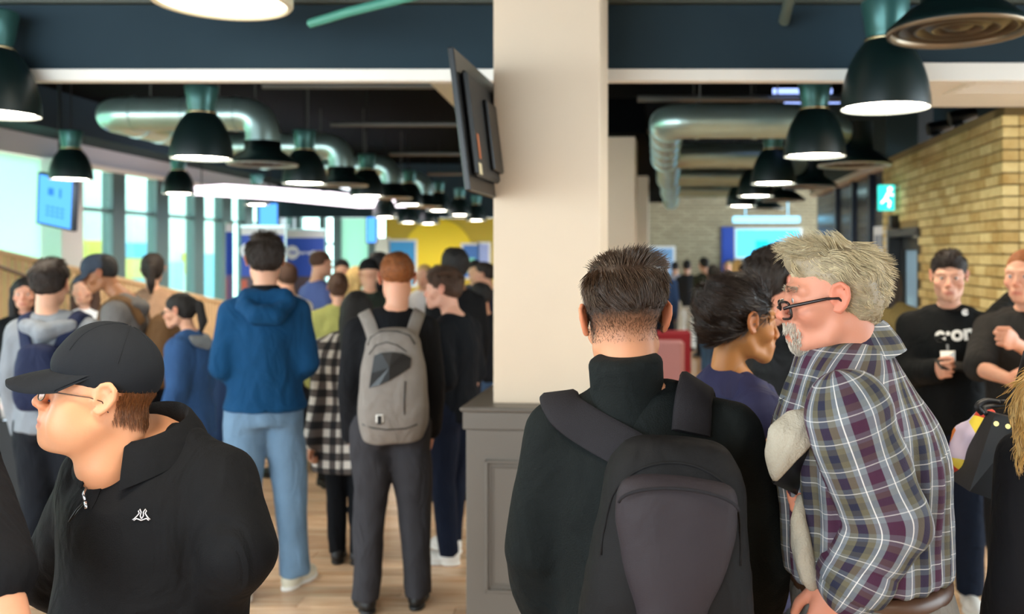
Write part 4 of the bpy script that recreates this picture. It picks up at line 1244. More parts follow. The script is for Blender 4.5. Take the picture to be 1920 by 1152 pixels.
    def eyes(s, iris='#4a3424'):
        for sd in (1, -1):
            V, Q = [], []
            c = s.HR @ np.array([sd * .031, .0745, -.002]) * s.hs + s.hp
            sph = MB().lathe([(0, -.0126)] + [(.0126 * math.cos(a), .0126 * math.sin(a)) for a in np.linspace(-1.45, 1.45, 12)] + [(0, .0126)], 16)
            v = np.concatenate(sph.v); R = s.HR @ rotm(rx=-math.pi / 2)
            v = (v @ R.T * s.hs + c) * s.sc; sph.v = [v]
            o = sph.build('eye', mat('eye_white', '#e6e0da', .2), s.root, True)
            ii = MB().lathe([(.0064 * math.sqrt(max(0, 1 - 0)), .0112), (.0055, .0118), (.0025, .01285), (0, .0129)], 14)
            v = (np.concatenate(ii.v) @ R.T * s.hs + c) * s.sc; ii.v = [v]
            ii.build('iris', mat('iris' + iris, iris, .15), o, True)
        return s
    # ---- clothing
    def wrinkle(s, amp, seed=0, sc=(7, 7, 3.2)):
        k = np.array(sc) / s.sc
        return lambda V: amp * (vnoise(V * k, seed) + .55 * vnoise(V * k * 2.3, seed + 1) + .25 * vnoise(V * k * 5, seed + 2))
    def top(s, m, off=.016, zlo=.86, sleeve=2.0, step=.014, name='top', wr=.004, flare=0., zhi=1.475, arms=True, slo=.0, col=None, extra=None, fine=(), arms_r=(.050, .046, .042, .036), attrs=None, seed=0):
        f = s.fld(); s.torso(f, off, zlo, zhi, flare)
        if arms:
            for sd in (1, -1): s.arm(f, sd, off + slo, sleeve, arms_r)
        if extra: extra(f)
        return fobj(name, f, step * (1 if not s.rough else 1.35), m, s.root, fine=fine, wr=s.wrinkle(wr, seed) if wr else None, col=col, attrs=attrs)
    def collar(s, m, r=.066, h=.05, th=.007, z=1.455, step=.007, name='collar', tilt=.15, off=(0, -.022), open_front=0.):
        f = s.fld(); c = s.up((off[0], off[1], z))
        R = rotm(rx=tilt)
        f.frame(R, c * s.sc, s.sc)
        f.loft([(0, r + th + .012, r + th + .006), (h, r + th - .002, r + th - .004)], .006)
        f.loft([(-.03, r + .012, r + .006), (h + .03, r - .002, r - .004)], .004, 's')
        if open_front: f.box((0, r + .03, h * .6), (open_front, .06, h), .01, .008, 's')
        return fobj(name, f, step, m, s.root)
    def trousers(s, m, off=.012, rad=(.094, .07, .056), step=.017, zhi=1.0, zlo=.06, name='trousers', wr=.005, seed=3):
        f = s.fld(); s.torso(f, off - .004, .82, zhi)
        f.ops = f.ops[:1]
        for sd in (1, -1): s.leg(f, sd, off, rad, zlo)
        f.cut((0, 0, -1), (0, 0, zlo)); f.cut((0, 0, 1), (0, 0, zhi - .005))
        return fobj(name, f, step * (1 if not s.rough else 1.3), m, s.root, wr=s.wrinkle(wr, seed, (10, 10, 5)) if wr else None)
    def shoes(s, m, sole=None, step=.011, high=False):
        for sd in (1, -1):
            fx, fy, an = s.ft[sd]
            e = s.fld(); R = rotm(rz=math.radians(-an * sd)); e.frame(R, np.array([fx, fy, 0]) * s.sc, s.sc)
            e.ell((0, .085, .035), (.048, .085, .045), .03); e.ell((0, -.03, .045), (.038, .06, .05), .03); e.chain([(0, -.03, .05), (0, -.03, .12 if high else .09)], .042, .02)
            e.cut((0, 0, -1), (0, 0, .018))
            sh = fobj('shoe', e, step, m, s.root)
            g = s.fld(); g.frame(R, np.array([fx, fy, 0]) * s.sc, s.sc)
            g.ell((0, .085, .012), (.052, .09, .03), .02); g.ell((0, -.03, .012), (.043, .066, .03), .02); g.cut((0, 0, -1), (0, 0, .001)); g.cut((0, 0, 1), (0, 0, .024))
            fobj('sole', g, step, sole or m, sh)
        return s
    # ---- hair
    def hair(s, style, m, step=None, seed=0):
        f = s.hfld(); st = step or (.006 if s.hi else (.012 if s.rough else .008))
        if style in ('short', 'fade', 'curly', 'messy', 'ginger'):
            vol = {'short': 1.03, 'fade': 1.03, 'curly': 1.13, 'messy': 1.08, 'ginger': 1.02}[style]
            f.ell((0, -.020, .044), (.081 * vol, .099 * vol, .083 * vol), .01)
            f.ell((0, .03, .085), (.055, .06, .045 * vol), .03)
            if style in ('short', 'messy', 'curly'): f.ell((0, -.05, -.005), (.07, .06, .06), .03)
            f.ell((0, .118, -.02), (.082, .055, .092), .012, 's')
            for sd in (1, -1): f.ell((sd * .088, .01, -.012), (.02, .028, .034), .008, 's')
            f.cut((0, .28, -1), (0, -.07, -.05 if style != 'fade' else .0), .006)
            if style == 'curly': f.disp(lambda X: -.008 * vnoise(X * 55, seed) - .004)
            else: f.disp(lambda X: -.003 * vnoise(X * np.array([70, 30, 40]), seed))
        elif style == 'buzz':
            f.ell((0, -.016, .038), (.0775, .0995, .0835), .01); f.ell((0, .118, -.015), (.086, .058, .1), .012, 's')
            f.cut((0, .35, -1), (0, -.07, -.035), .006)
        elif style in ('long', 'pony', 'bun', 'blond'):
            f.ell((0, -.018, .042), (.083, .103, .087), .01)
            f.ell((0, -.05, -.01), (.074, .062, .07), .03)
            if style in ('long', 'blond'):
                for sd in (1, -1): f.chain([(sd * .07, -.02, .02), (sd * .078, -.03, -.08), (sd * .07, -.035, -.2), (sd * .06, -.05, -.27)], [.03, .034, .04, .025], .04)
                f.chain([(0, -.08, .0), (0, -.095, -.1), (0, -.1, -.25)], [.05, .055, .04], .05)
            if style == 'pony': f.chain([(0, -.1, .04), (0, -.15, .02), (0, -.155, -.1), (0, -.13, -.18)], [.03, .03, .032, .012], .02)
            if style == 'bun': f.ell((0, -.12, .05), (.045, .04, .045), .015)
            f.ell((0, .115, -.03), (.072, .062, .1), .015, 's')
            f.disp(lambda X: -.003 * vnoise(X * np.array([80, 80, 20]), seed))
        return fobj('hair', f, st, m, s.root)
    def cap(s, m, step=None, button=True):
        st = step or (.005 if s.hi else .009)
        f = s.hfld()
        ft = s.kind == 'fat'
        f.ell((0, -.007 if ft else -.014, .046), (.087 if ft else .084, .096 if ft else .103, .094 if ft else .086), .01)
        f.ell((0, .02, .078 if ft else .072), (.072, .07, .064), .03)
        f.ell((0, .03, .05), (.07, .076, .052), .02)
        f.cut((0, -.02, -1), (0, -.02, .016), .004)
        g = fobj('cap_crown', f, st, m, s.root)
        R = rotm(rx=-.24)
        nu, nv = 25, 12; tp = []
        for v in np.linspace(0, 1, nv):
            for u in np.linspace(-1, 1, nu):
                x = .083 * math.sin(u * math.pi / 2)
                y1 = .114 * max(0, 1 - abs(x / .0835) ** 2.6) ** (1 / 2.6); y0 = -.02 - 4.5 * x * x
                y = y0 + (y1 - y0) * v
                tp.append((x, y, -5.0 * x * x * (.1 + .9 * v) - 1.3 * max(y, 0) ** 2))
        V = np.array([s.hw(R @ (np.array(p) + [0, 0, dz]) + np.array([0, .066, .041])) for dz in (.003, -.003) for p in tp]); N_ = nu * nv
        Fc = [q for a in range(nv - 1) for b_ in range(nu - 1) for q in ((a * nu + b_, a * nu + b_ + 1, (a + 1) * nu + b_ + 1, (a + 1) * nu + b_), (N_ + a * nu + b_, N_ + (a + 1) * nu + b_, N_ + (a + 1) * nu + b_ + 1, N_ + a * nu + b_ + 1))]
        Fc += [((nv - 1) * nu + b_, (nv - 1) * nu + b_ + 1, N_ + (nv - 1) * nu + b_ + 1, N_ + (nv - 1) * nu + b_) for b_ in range(nu - 1)]
        MB().raw(V, Fc).build('cap_brim', m, s.root, angle=60)
        if button:
            u = s.hfld(); u.ell((0, -.012, .1305), (.009, .009, .006)); fobj('cap_button', u, .0025, m, g)
        return g
    def beanie(s, m):
        f = s.hfld(); f.ell((0, -.018, .05), (.086, .107, .092)); f.cut((0, -.15, -1), (0, 0, .03))
        return fobj('beanie', f, .009, m, s.root)
    def glasses(s, m, rim=.0022, w=.024, h=.017, tilt=0., dz=0., temple=None, square=False):
        lens = glass_mat('spectacle_glass', '#f4fbff', .9) if 'specg' not in MATS else MATS['specg']; MATS['specg'] = lens
        Tm = s.HR @ rotm(rx=tilt); o = s.HR @ np.array([0, 0, dz]) * s.hs + s.hp
        mb = MB(); ln = MB()
        tr = lambda p: (Tm @ np.array(p, float) * s.hs + o) * s.sc
        for sd in (1, -1):
            e = 4 if square else 2.4
            pts = []
            for a in np.linspace(0, 2 * math.pi, 29):
                ca, sa = math.cos(a), math.sin(a)
                rr = (abs(ca) ** e + abs(sa) ** e) ** (-1 / e)
                x = sd * .033 + rr * ca * w; pts.append(tr((x, .112 - abs(x) ** 2 * 5, -.006 + rr * sa * h)))
            mb.tube(pts, rim * s.sc, 8)
            ln.raw(pts[:-1], [tuple(range(28))])
            mb.tube([tr((sd * (.033 + w), .108, .0)), tr((sd * .073, .09, .003)), tr((sd * .081, .02, .004)), tr((sd * .084, -.004, .0)), tr((sd * .084, -.02, -.02))], [rim * 1.2 * s.sc, rim * 1.3 * s.sc, rim * 1.1 * s.sc, rim * s.sc, rim * s.sc], 8)
        mb.tube([tr((-.011, .113, -.002)), tr((0, .116, .001)), tr((.011, .113, -.002))], rim * s.sc, 8)
        g = mb.build('glasses_frame', m, s.root, angle=60)
        ln.build('glasses_lens', lens, g)
        return g
    def strands(s, m, n, root_test, dir_fn, length, name='hair_strands', width=.0007, seg=7, lift=.25, curl=.3, seed=1, base=None, jitter=.5):
        """hair strands as thin tubes; all vectors in the head frame"""
        rng = np.random.default_rng(seed)
        hv, hq, *_ = head_template('m' if s.kind == 'm' else s.kind, .0036 if s.hi else .0075)
        if base is not None: hv, hq = base
        N = vnormals(hv, hq)
        ok = np.nonzero(root_test(hv))[0]
        ix = rng.choice(ok, n); P = hv[ix] + rng.normal(0, .0012, (n, 3)); Nn = N[ix]
        D = dir_fn(P, Nn) + rng.normal(0, .12 * jitter, (n, 3)); D -= Nn * (D * Nn).sum(1)[:, None]
        D /= np.linalg.norm(D, axis=1)[:, None] + 1e-9
        L = length(P) * rng.uniform(.7, 1.15, n)
        lf = lift(P) if callable(lift) else np.full(n, lift)
        pts = [P.copy()]; cur = P.copy(); ph = rng.uniform(0, 6.28, n); fr = rng.uniform(.6, 1.4, n)
        dirv = D + Nn * lf[:, None]
        side = np.cross(D, Nn)
        for k in range(seg):
            t = (k + 1) / seg
            flow = np.stack([vnoise(cur * 28 + 7.3, seed + 11), vnoise(cur * 28 + 1.1, seed + 12), vnoise(cur * 28 + 4.7, seed + 13)], 1)
            d = dirv * (1 - .35 * t) + D * (.25 * t) + flow * curl + side * (np.sin(ph + t * 5 * fr) * .18 * curl * 2)[:, None]
            d /= np.linalg.norm(d, axis=1)[:, None]
            cur = cur + d * (L / seg)[:, None]; pts.append(cur.copy())
        A = np.stack(pts, 1)                       # n, seg+1, 3
        tan = np.gradient(A, axis=1); tan /= np.linalg.norm(tan, axis=2, keepdims=True) + 1e-9
        u = np.cross(tan, Nn[:, None, :] + .01); u /= np.linalg.norm(u, axis=2, keepdims=True) + 1e-9
        w = np.cross(tan, u)
        wd = width * np.linspace(1, .25, seg + 1)[None, :, None] * rng.uniform(.7, 1.3, (n, 1, 1))
        ring = [A + wd * (math.cos(a) * u + math.sin(a) * w) for a in (0, 2.094, 4.189)]
        V = np.stack(ring, 2).reshape(-1, 3)       # n, seg+1, 3
        idx = np.arange(n * (seg + 1) * 3).reshape(n, seg + 1, 3)
        Q = []
        for k in range(3):
            a = idx[:, :-1, k]; b = idx[:, :-1, (k + 1) % 3]; c = idx[:, 1:, (k + 1) % 3]; d = idx[:, 1:, k]
            Q.append(np.stack([a, b, c, d], -1).reshape(-1, 4))
        V = (V @ s.HR.T * s.hs + s.hp) * s.sc
        shade = np.repeat(rng.uniform(.55, 1.35, n), (seg + 1) * 3)[:, None]
        me = npmesh(name, V, np.concatenate(Q), True, np.clip(np.array(m[1])[None] * shade, 0, 1))
        me.materials.append(m[0])
        o = link(name, me, s.root); o['kind'] = 'stuff'
        return o

def tousle(P, o, c, n=1600, L=.028, lift=.25, curl=.4, seed=2, width=.0016):
    hb = head_base(P, o)
    return P.strands(hmat(c, c), n, lambda v: v[:, 2] > -.08, lambda p, q: np.stack([p[:, 0] * 4 + .2, np.where(p[:, 2] > .1, .8, -.2), np.where(p[:, 2] > .1, .0, -1.)], 1), lambda p: np.clip(L * .5 + .2 * p[:, 2] * L / .028, L * .4, L * 1.4), lift=lift, curl=curl, width=width, seg=4, seed=seed, base=hb)
def head_base(P, o):
    """hair cap mesh of a person in head coordinates, to root strands on"""
    me = o.data; n = len(me.vertices); V = np.empty(n * 3, np.float32); me.vertices.foreach_get('co', V)
    V = (V.reshape(-1, 3).astype(float) / P.sc - P.hp) @ P.HR / P.hs
    Q = np.empty(len(me.loops), np.int32); me.loops.foreach_get('vertex_index', Q)
    return V, Q.reshape(-1, 4)
def hmat(name, c, rough=.42):
    return mat('hs_' + name, c, rough, attr=True, spec=.6), lin(c)
def fabric(name, c, bump=.12, bscale=350, rough=.85, var=.06, vscale=20, sheen=.0, fold=.55):
    new = name not in MATS
    m = mat(name, c, rough, var=var, vscale=vscale, bump=bump, bscale=bscale, sheen=sheen, spec=.2)
    if new and fold:      # soft cloth folds on top of the weave
        nt = m.node_tree; b = nt.nodes['Principled BSDF']
        tc = nt.nodes.new('ShaderNodeTexCoord'); mp = nt.nodes.new('ShaderNodeMapping'); mp.inputs['Scale'].default_value = (1, 1, .55); mp.inputs['Rotation'].default_value = (.5, .35, 0)
        n = nt.nodes.new('ShaderNodeTexNoise'); n.inputs['Scale'].default_value = 9; n.inputs['Detail'].default_value = 2.5; n.inputs['Distortion'].default_value = 1.3
        nt.links.new(tc.outputs['Object'], mp.inputs[0]); nt.links.new(mp.outputs[0], n.inputs['Vector'])
        bp = nt.nodes.new('ShaderNodeBump'); bp.inputs['Strength'].default_value = fold; bp.inputs['Distance'].default_value = .035
        nt.links.new(n.outputs['Fac'], bp.inputs['Height'])
        old = [l for l in nt.links if l.to_socket == b.inputs['Normal']]
        if old: nt.links.new(old[0].from_socket, bp.inputs['Normal'])
        nt.links.new(bp.outputs[0], b.inputs['Normal'])
    return m
# ------------------------------------------------------------------ tools for dressing people
from mathutils.bvhtree import BVHTree
def bvh_of(o):
    me = o.data
    return BVHTree.FromPolygons([v.co[:] for v in me.vertices], [p.vertices[:] for p in me.polygons])
def strap_on(bvh, pts, w, th, name, m, parent, n=8, lift=.003):
    """ribbon that lies on a garment: waypoints (body coords, metres) are dropped on the surface"""
    P = spline(pts, n); Q = []; U = []
    for p in P:
        h = bvh.find_nearest(Vector(p))
        nn = np.array(h[1]); Q.append(np.array(h[0]) + nn * lift); U.append(nn)
    for _ in range(2):
        Q = [Q[0]] + [(Q[i - 1] + Q[i] * 2 + Q[i + 1]) / 4 for i in range(1, len(Q) - 1)] + [Q[-1]]
        U = [U[0]] + [(U[i - 1] + U[i] * 2 + U[i + 1]) / 4 for i in range(1, len(U) - 1)] + [U[-1]]
    return MB().ribbon(Q, U, w, th).build(name, m, parent, angle=50)
def surf_at(o, root, px, py):
    """point and normal (in root coordinates) of object o that shows at a photo pixel"""
    c, s_ = math.cos(root.rotation_euler[2]), math.sin(root.rotation_euler[2])
    R = np.array([[c, -s_, 0], [s_, c, 0], [0, 0, 1]])
    org = R.T @ (np.array([0, 0, CAMH]) - np.array(root.location)); d = R.T @ wpt(px, py, 1.0) - R.T @ np.array([0, 0, CAMH])
    d /= np.linalg.norm(d)
    h = bvh_of(o).ray_cast(Vector(org), Vector(d))
    if h[0] is None:
        print('MISS', o.name, px, py); return org + d * 2, -d
    return np.array(h[0]), np.array(h[1])
def frame_on(p, n, up=(0, 0, 1)):
    z = n / np.linalg.norm(n); x = np.cross(np.array(up, float), z); x /= np.linalg.norm(x); y = np.cross(z, x)
    return np.stack([x, y, z], 1), p
def fold_collar(P, m, c, rx, ry, zb, zf, stand=.03, fall=.05, tip=.03, gap=.5, name='collar', th=.003, tilt=0., flare=.02, attrs=None, n=48):
    """shirt collar: stand and turned-down fall, open at the front (+y)"""
    rows = []
    for t in np.linspace(-math.pi + gap, math.pi - gap, n):
        k = (1 - math.cos(t)) / 2                       # 0 back .. 1 front
        z = zb + (zf - zb) * k
        a = np.array([math.sin(t), -math.cos(t)])
        ff = fall + tip * max(0, (abs(t) / (math.pi - gap)) ** 3)
        ring = []
        for (dr, dz) in ((0, 0), (-.004, stand * .7), (.003, stand), (.012, stand * .85), (.018 + flare, stand - ff * .6), (.024 + flare * 1.4, stand - ff), (.020 + flare * 1.4, stand - ff + .001), (.009 + flare * .5, stand * .4), (.004, 0)):
            ring.append((c[0] + a[0] * (rx + dr), c[1] + a[1] * (ry + dr), z + dz + tilt * a[1] * 0))
        rows.append(ring)
    mm = len(rows[0]); V = np.array(rows).reshape(-1, 3) * P.sc
    Fc = []
    for i in range(n - 1):
        for k in range(mm):
            a, b = i * mm + k, i * mm + (k + 1) % mm
            Fc.append((a, a + mm, b + mm, b))
    Fc.append(tuple(range(mm))); Fc.append(tuple(range((n - 1) * mm, n * mm))[::-1])
    mb = MB().raw(V, Fc)
    me = mb.mesh(name, True, 60)
    if attrs:
        VV = np.concatenate(mb.v)
        a = me.attributes.new('fuv', 'FLOAT_VECTOR', 'POINT')
        an = np.arctan2(VV[:, 0] - c[0] * P.sc, -(VV[:, 1] - c[1] * P.sc))
        a.data.foreach_set('vector', np.stack([VV[:, 2] * 1.0, an * .09, an * 0], 1).astype(np.float32).ravel())
    me.materials.append(m)
    return link(name, me, P.root)

# ------------------------------------------------------------------ the four people in front
M_polo = fabric('polo_black', '#111215', bump=.25, bscale=420)
M_denim = fabric('denim_dark', '#1d222c')
M_blacktr = fabric('black_trouser', '#17181b')
M_blackshoe = mat('black_shoe', '#121212', .5); M_whiteshoe = mat('white_shoe', '#e6e2da', .5); M_soleW = mat('sole_white', '#efece4', .6)
# --- man in black cap
P1 = Person('man in a black cap, wire glasses and black polo looking aside', -.915, 1.86, 170, 1.6, '#dd9d76', 'fat', head=(-55, -13, 0),
            wf=1.24, df=1.3, belly=.05, hi=True, sx=.125, hs=1.05)
P1.hp = P1.loc(194, 738, 1.79)
P1.el[-1] = P1.loc(452, 1035, 1.74); P1.wr[-1] = P1.loc(372, 1160, 2.0); P1.el[1] = P1.loc(96, 1080, 2.0); P1.wr[1] = P1.loc(240, 1165, 2.08)
def napepaint(v, c):
    t = np.clip((v[:, 2] + .062 - .25 * (v[:, 1] + .1)) / .02, 0, 1) * (v[:, 1] < -.028) * np.clip((-.028 - v[:, 1]) / .015, 0, 1)
    t = t[:, None] * .75
    return c * (1 - t) + np.array(lin('#7a4a26')) * t
P1.body(paint=napepaint); P1.eyes('#5a6a70')
polo = P1.top(M_polo, .014, .84, 1.3, .0085, 'polo_shirt', wr=.006, zhi=1.475, arms_r=(.062, .064, .06, .05), extra=lambda f: (f.ell((.03, .15, 1.475), (.03, .10, .062), .012, 's'), f.ell((.03, .03, 1.52), (.078, .08, .05), .008, 's')))
P1.trousers(M_blacktr, zhi=.98); P1.shoes(M_blackshoe)
fold_collar(P1, M_polo, (.026, .014), .090, .096, 1.49, 1.432, stand=.045, fall=.058, tip=.035, gap=.34, flare=.014)
M_cap = fabric('cap_black', '#1e2126', bump=.15, bscale=500, fold=.15)
crown = P1.cap(M_cap)
# stitched panel seams and eyelets of the cap
sm = MB()
for a in (0, 60, 120, 180, 240, 300):
    t = math.radians(a); pts = []
    for e in np.linspace(.35, 1.5, 12):
        d = np.array([math.cos(t) * math.cos(e), math.sin(t) * math.cos(e), math.sin(e)])
        q = d / np.array([.0875, .1095, .0865]); r = 1 / np.linalg.norm(q); pts.append(d * r + np.array([0, -.014, .044]))
    B = bvh_of(crown); pp = []
    for p in pts:
        w = P1.hw(p); h = B.find_nearest(Vector(w)); pp.append(np.array(h[0]) + np.array(h[1]) * .0002)
    sm.tube(pp, .0011, 5)
sm.build('cap_seams', M_cap, crown)
P1.glasses(mat('wire_frame', '#4a3c34', .3, metal=.8), rim=.0011, w=.022, h=.016, dz=-.004)
MH1 = hmat('auburn', '#7a4a22')
P1.strands(MH1, 3200, lambda v: (v[:, 2] > -.055 + .2 * (v[:, 1] + .1)) & (v[:, 2] < .03) & (v[:, 1] < -.03) & (np.abs(v[:, 0]) < .084), lambda p, n: np.tile([0, -.25, -1.], (len(p), 1)), lambda p: np.full(len(p), .014), lift=.12, curl=.2, width=.0005, seg=4)
# placket, buttons, pen clip, emblem
def sp(o, P, x, y): return surf_at(o, P.root, x, y)
pk = [sp(polo, P1, x, y) for x, y in ((187, 905), (181, 915), (175, 926), (170, 938), (163, 952))]
MB().ribbon([p for p, n in pk], [n for p, n in pk], .028, .0025).build('placket', M_polo, P1.root, angle=50)
def button(P, o, x, y, r, m, name='button', pr=.0035):
    p, n = sp(o, P, x, y); R, _ = frame_on(p, n)
    b = MB().lathe([(0, 0), (r, 0), (r, pr * .6), (r * .8, pr), (0, pr * .9)], 14); b.v = [np.concatenate(b.v) @ R.T + p]
    return b.build(name, m, P.root, True)
button(P1, polo, 184, 906, .006, mat('button_grey', '#6d6d72', .3), pr=.006)
p, n = sp(polo, P1, 166, 937); R, _ = frame_on(p, n)
cl = MB().tube([(-.011, .02, .006), (-.008, .008, .009), (.002, -.004, .009)], .0024, 8).tube([(.004, -.006, .008), (.011, -.018, .006)], .003, 8)
cl.v = [np.concatenate(cl.v) @ R.T + p]; cl.build('silver_clip', mat('clip_silver', '#d8dce4', .2, metal=.9), P1.root, True)
cd = MB().tube([(.0, -.004, .006), (-.012, -.02, .005), (-.018, -.035, .004), (-.022, -.046, .003)], .0015, 6).tube([(.004, -.004, .006), (-.006, -.022, .006), (-.016, -.04, .003)], .0012, 6)
cd.v = [np.concatenate(cd.v) @ R.T + p]; cd.build('clip_cord', M_rubber, P1.root, True)
p, n = sp(polo, P1, 267, 965); R, _ = frame_on(p, n)
em = MB(); k = .0016
for sgn in (1, -1):   # two seated figures back to back, outlined in thread
    em.tube([(sgn * .0, -.008, k), (sgn * .003, -.003, k), (sgn * .002, .004, k), (sgn * .005, .0095, k), (sgn * .0075, .006, k), (sgn * .0055, .002, k), (sgn * .009, -.003, k), (sgn * .0125, -.007, k), (sgn * .016, -.0095, k), (sgn * .0135, -.011, k), (sgn * .009, -.0075, k), (sgn * .004, -.0095, k), (0, -.011, k)], .0011, 6)
em.v = [np.concatenate(em.v) @ R.T + p]; em.build('chest_emblem', mat('thread_white', '#e4e2ea', .6), P1.root, True)
# --- man with black backpack
P2 = Person('man with a short brown fade haircut and black turtleneck wearing a backpack', .082, 1.82, -3, 1.72, '#c98e6c', 'm', head=(12, 6, -2), hoff=(-.04, .0, -.022),
            wf=1.14, df=1.08, hi=True, sx=.152)
P2.el[-1] = P2.loc(1005, 1030, 1.84); P2.wr[-1] = P2.loc(1040, 1210, 1.95); P2.el[1] = P2.loc(1432, 1040, 1.84); P2.wr[1] = P2.loc(1400, 1200, 2.0)
hairc = np.array(lin('#2c2018'))
def fadepaint(v, c):
    t = np.clip((v[:, 2] + .075 + .3 * np.maximum(v[:, 1], 0) * 3) / .09, 0, 1) * (v[:, 1] < .035 ) * np.clip((.04 - v[:, 1]) / .02, 0, 1) * (np.abs(v[:, 0]) < .0785)
    t = (t ** 1.3)[:, None] * .92
    return c * (1 - t) + hairc * t
P2.body(paint=fadepaint)
M_sweat = fabric('sweater_black', '#0f1516', bump=.3, bscale=300)
sw = P2.top(M_sweat, .016, .84, 2.0, .009, 'sweater', wr=.008, arms_r=(.058, .055, .052, .04))
f = P2.fld(); c = P2.up((-.028, -.02, 1.40)); f.frame(rotm(rx=.10, ry=-.06), c * P2.sc, P2.sc)
f.loft([(0, .112, .1), (.03, .09, .086), (.07, .076, .077), (.115, .0745, .0755), (.138, .0735, .0745), (.148, .067, .068)], .01)
fobj('turtleneck_collar', f, .006, M_sweat, P2.root)
P2.trousers(M_blacktr, zhi=.98); P2.shoes(M_blackshoe)
f = P2.hfld()
f.ell((0, -.018, .055), (.083, .104, .080), .01); f.ell((0, .045, .085), (.06, .055, .045), .03); f.ell((.035, -.02, .10), (.045, .06, .03), .03)
f.ell((0, .13, -.02), (.085, .055, .095), .012, 's'); f.cut((0, .1, -1), (0, -.07, .018), .012)
f.disp(lambda X: -.004 * vnoise(X * np.array([60, 35, 35]), 3))
MH2 = mat('hair_dark', '#33241a', .5, var=.3, vscale=60)
h2 = fobj('hair', f, .0055, MH2, P2.root)
MS2 = hmat('brown', '#402c1c')
hb2 = head_base(P2, h2)
P2.strands(MS2, 6500, lambda v: v[:, 2] > .0, lambda p, n: np.stack([p[:, 0] * 4 + .3, np.where(p[:, 2] > .1, .9, -.15 + p[:, 1] * 8), np.where(p[:, 2] > .1, .0, -1.)], 1), lambda p: np.clip(.016 + .2 * (p[:, 2] - .01), .012, .036), lift=.22, curl=.22, width=.0008, seg=5, seed=4, base=hb2)
P2.strands(MS2, 3500, lambda v: (v[:, 2] < .03) & (v[:, 2] > -.045) & (v[:, 1] < .03) & (np.abs(v[:, 0]) < .079), lambda p, n: np.tile([0, -.1, -1.], (len(p), 1)), lambda p: np.clip(.002 + .07 * (p[:, 2] + .055), .001, .008), lift=.12, curl=.1, width=.0004, seg=2, seed=5, name='faded_sides')
# backpack (own thing), in the wearer's coordinates
bp = empty('backpack', (P2.x, P2.d, 0), P2.yaw); tag(bp, 'black backpack with a dark plum teardrop front panel worn over a black sweater', 'backpack')
M_bp = fabric('backpack_black', '#141416', bump=.2, bscale=600, rough=.7, fold=.35); M_bpp = fabric('backpack_plum', '#2f2a2f', bump=.2, bscale=600, rough=.6, fold=.25)
M_web = fabric('webbing', '#222126', bump=.4, bscale=700, rough=.7, fold=0)
B2 = bvh_of(sw)
f = Fld().frame(rotm(ry=.06, rx=.05), np.array([.03, -.175, .875]), 1.0)
f.loft([(.0, .145, .075), (.06, .158, .095), (.2, .158, .098), (.36, .135, .085), (.47, .115, .068), (.515, .085, .04)], .02, ex=2.8)
pkb = fobj('pack_body', f, .008, M_bp, bp, wr=lambda V: .003 * vnoise(V * 14, 5) + .0015 * vnoise(V * 40, 6))
f = Fld().frame(rotm(ry=.06, rx=.05), np.array([.035, -.245, .875]), 1.0)
f.loft([(.08, .042, .05), (.14, .046, .056), (.24, .066, .058), (.33, .094, .055), (.40, .104, .046), (.445, .098, .036), (.465, .084, .024)], .02, ex=2.4)
fobj('front_panel', f, .006, M_bpp, bp, wr=lambda V: .002 * vnoise(V * 18, 8))
BB = bvh_of(pkb)
R5 = rotm(ry=.06, rx=.05); o5 = np.array([.035, -.245, .875])
zp = [R5 @ np.array([.1 * math.sin(a), -.045 - .012 * math.cos(a), .425 + .036 * math.cos(a)]) + o5 for a in np.linspace(-1.5, 1.5, 16)]
MB().tube(zp, .003, 8).build('pocket_zip', M_web, bp, True)
zp = [np.array(BB.find_nearest(Vector(R5 @ np.array([.125 * math.sin(a), -.06, .36 + .13 * math.cos(a)]) + np.array([.03, -.175, .875])))[0]) for a in np.linspace(-1.9, 1.9, 28)]
MB().tube(zp, .0028, 8).build('main_zip', M_bp, bp, True)
k = P2.sc
for sd, pix, tail in ((-1, ((1190, 852), (1120, 812), (1065, 778)), [(-.17, .0, 1.425), (-.165, .08, 1.36), (-.15, .12, 1.2)]), (1, ((1293, 815), (1296, 775), (1298, 750)), [(.095, .0, 1.46), (.12, .08, 1.38), (.13, .12, 1.2)])):
    pts = [surf_at(sw, P2.root, *q)[0] for q in pix] + [np.array(t) * k for t in tail]
    strap_on(B2, pts, .076, .014, 'shoulder_strap', M_web, bp)
MB().ribbon(spline([(-.02, -.15, 1.34), (-.015, -.165, 1.365), (.03, -.167, 1.37), (.065, -.165, 1.36), (.07, -.15, 1.34)], 6), [(0, -.3, 1)] * 25, .022, .006).build('grab_handle', M_web, bp, angle=50)
for sd in (-1, 1):
    MB().tube([np.array([.02 + sd * .15, -.16, .9]), np.array([.02 + sd * .17, -.06, .86]), np.array([.02 + sd * .16, .06, .95])], .009, 8).build('side_strap', M_web, bp, True)
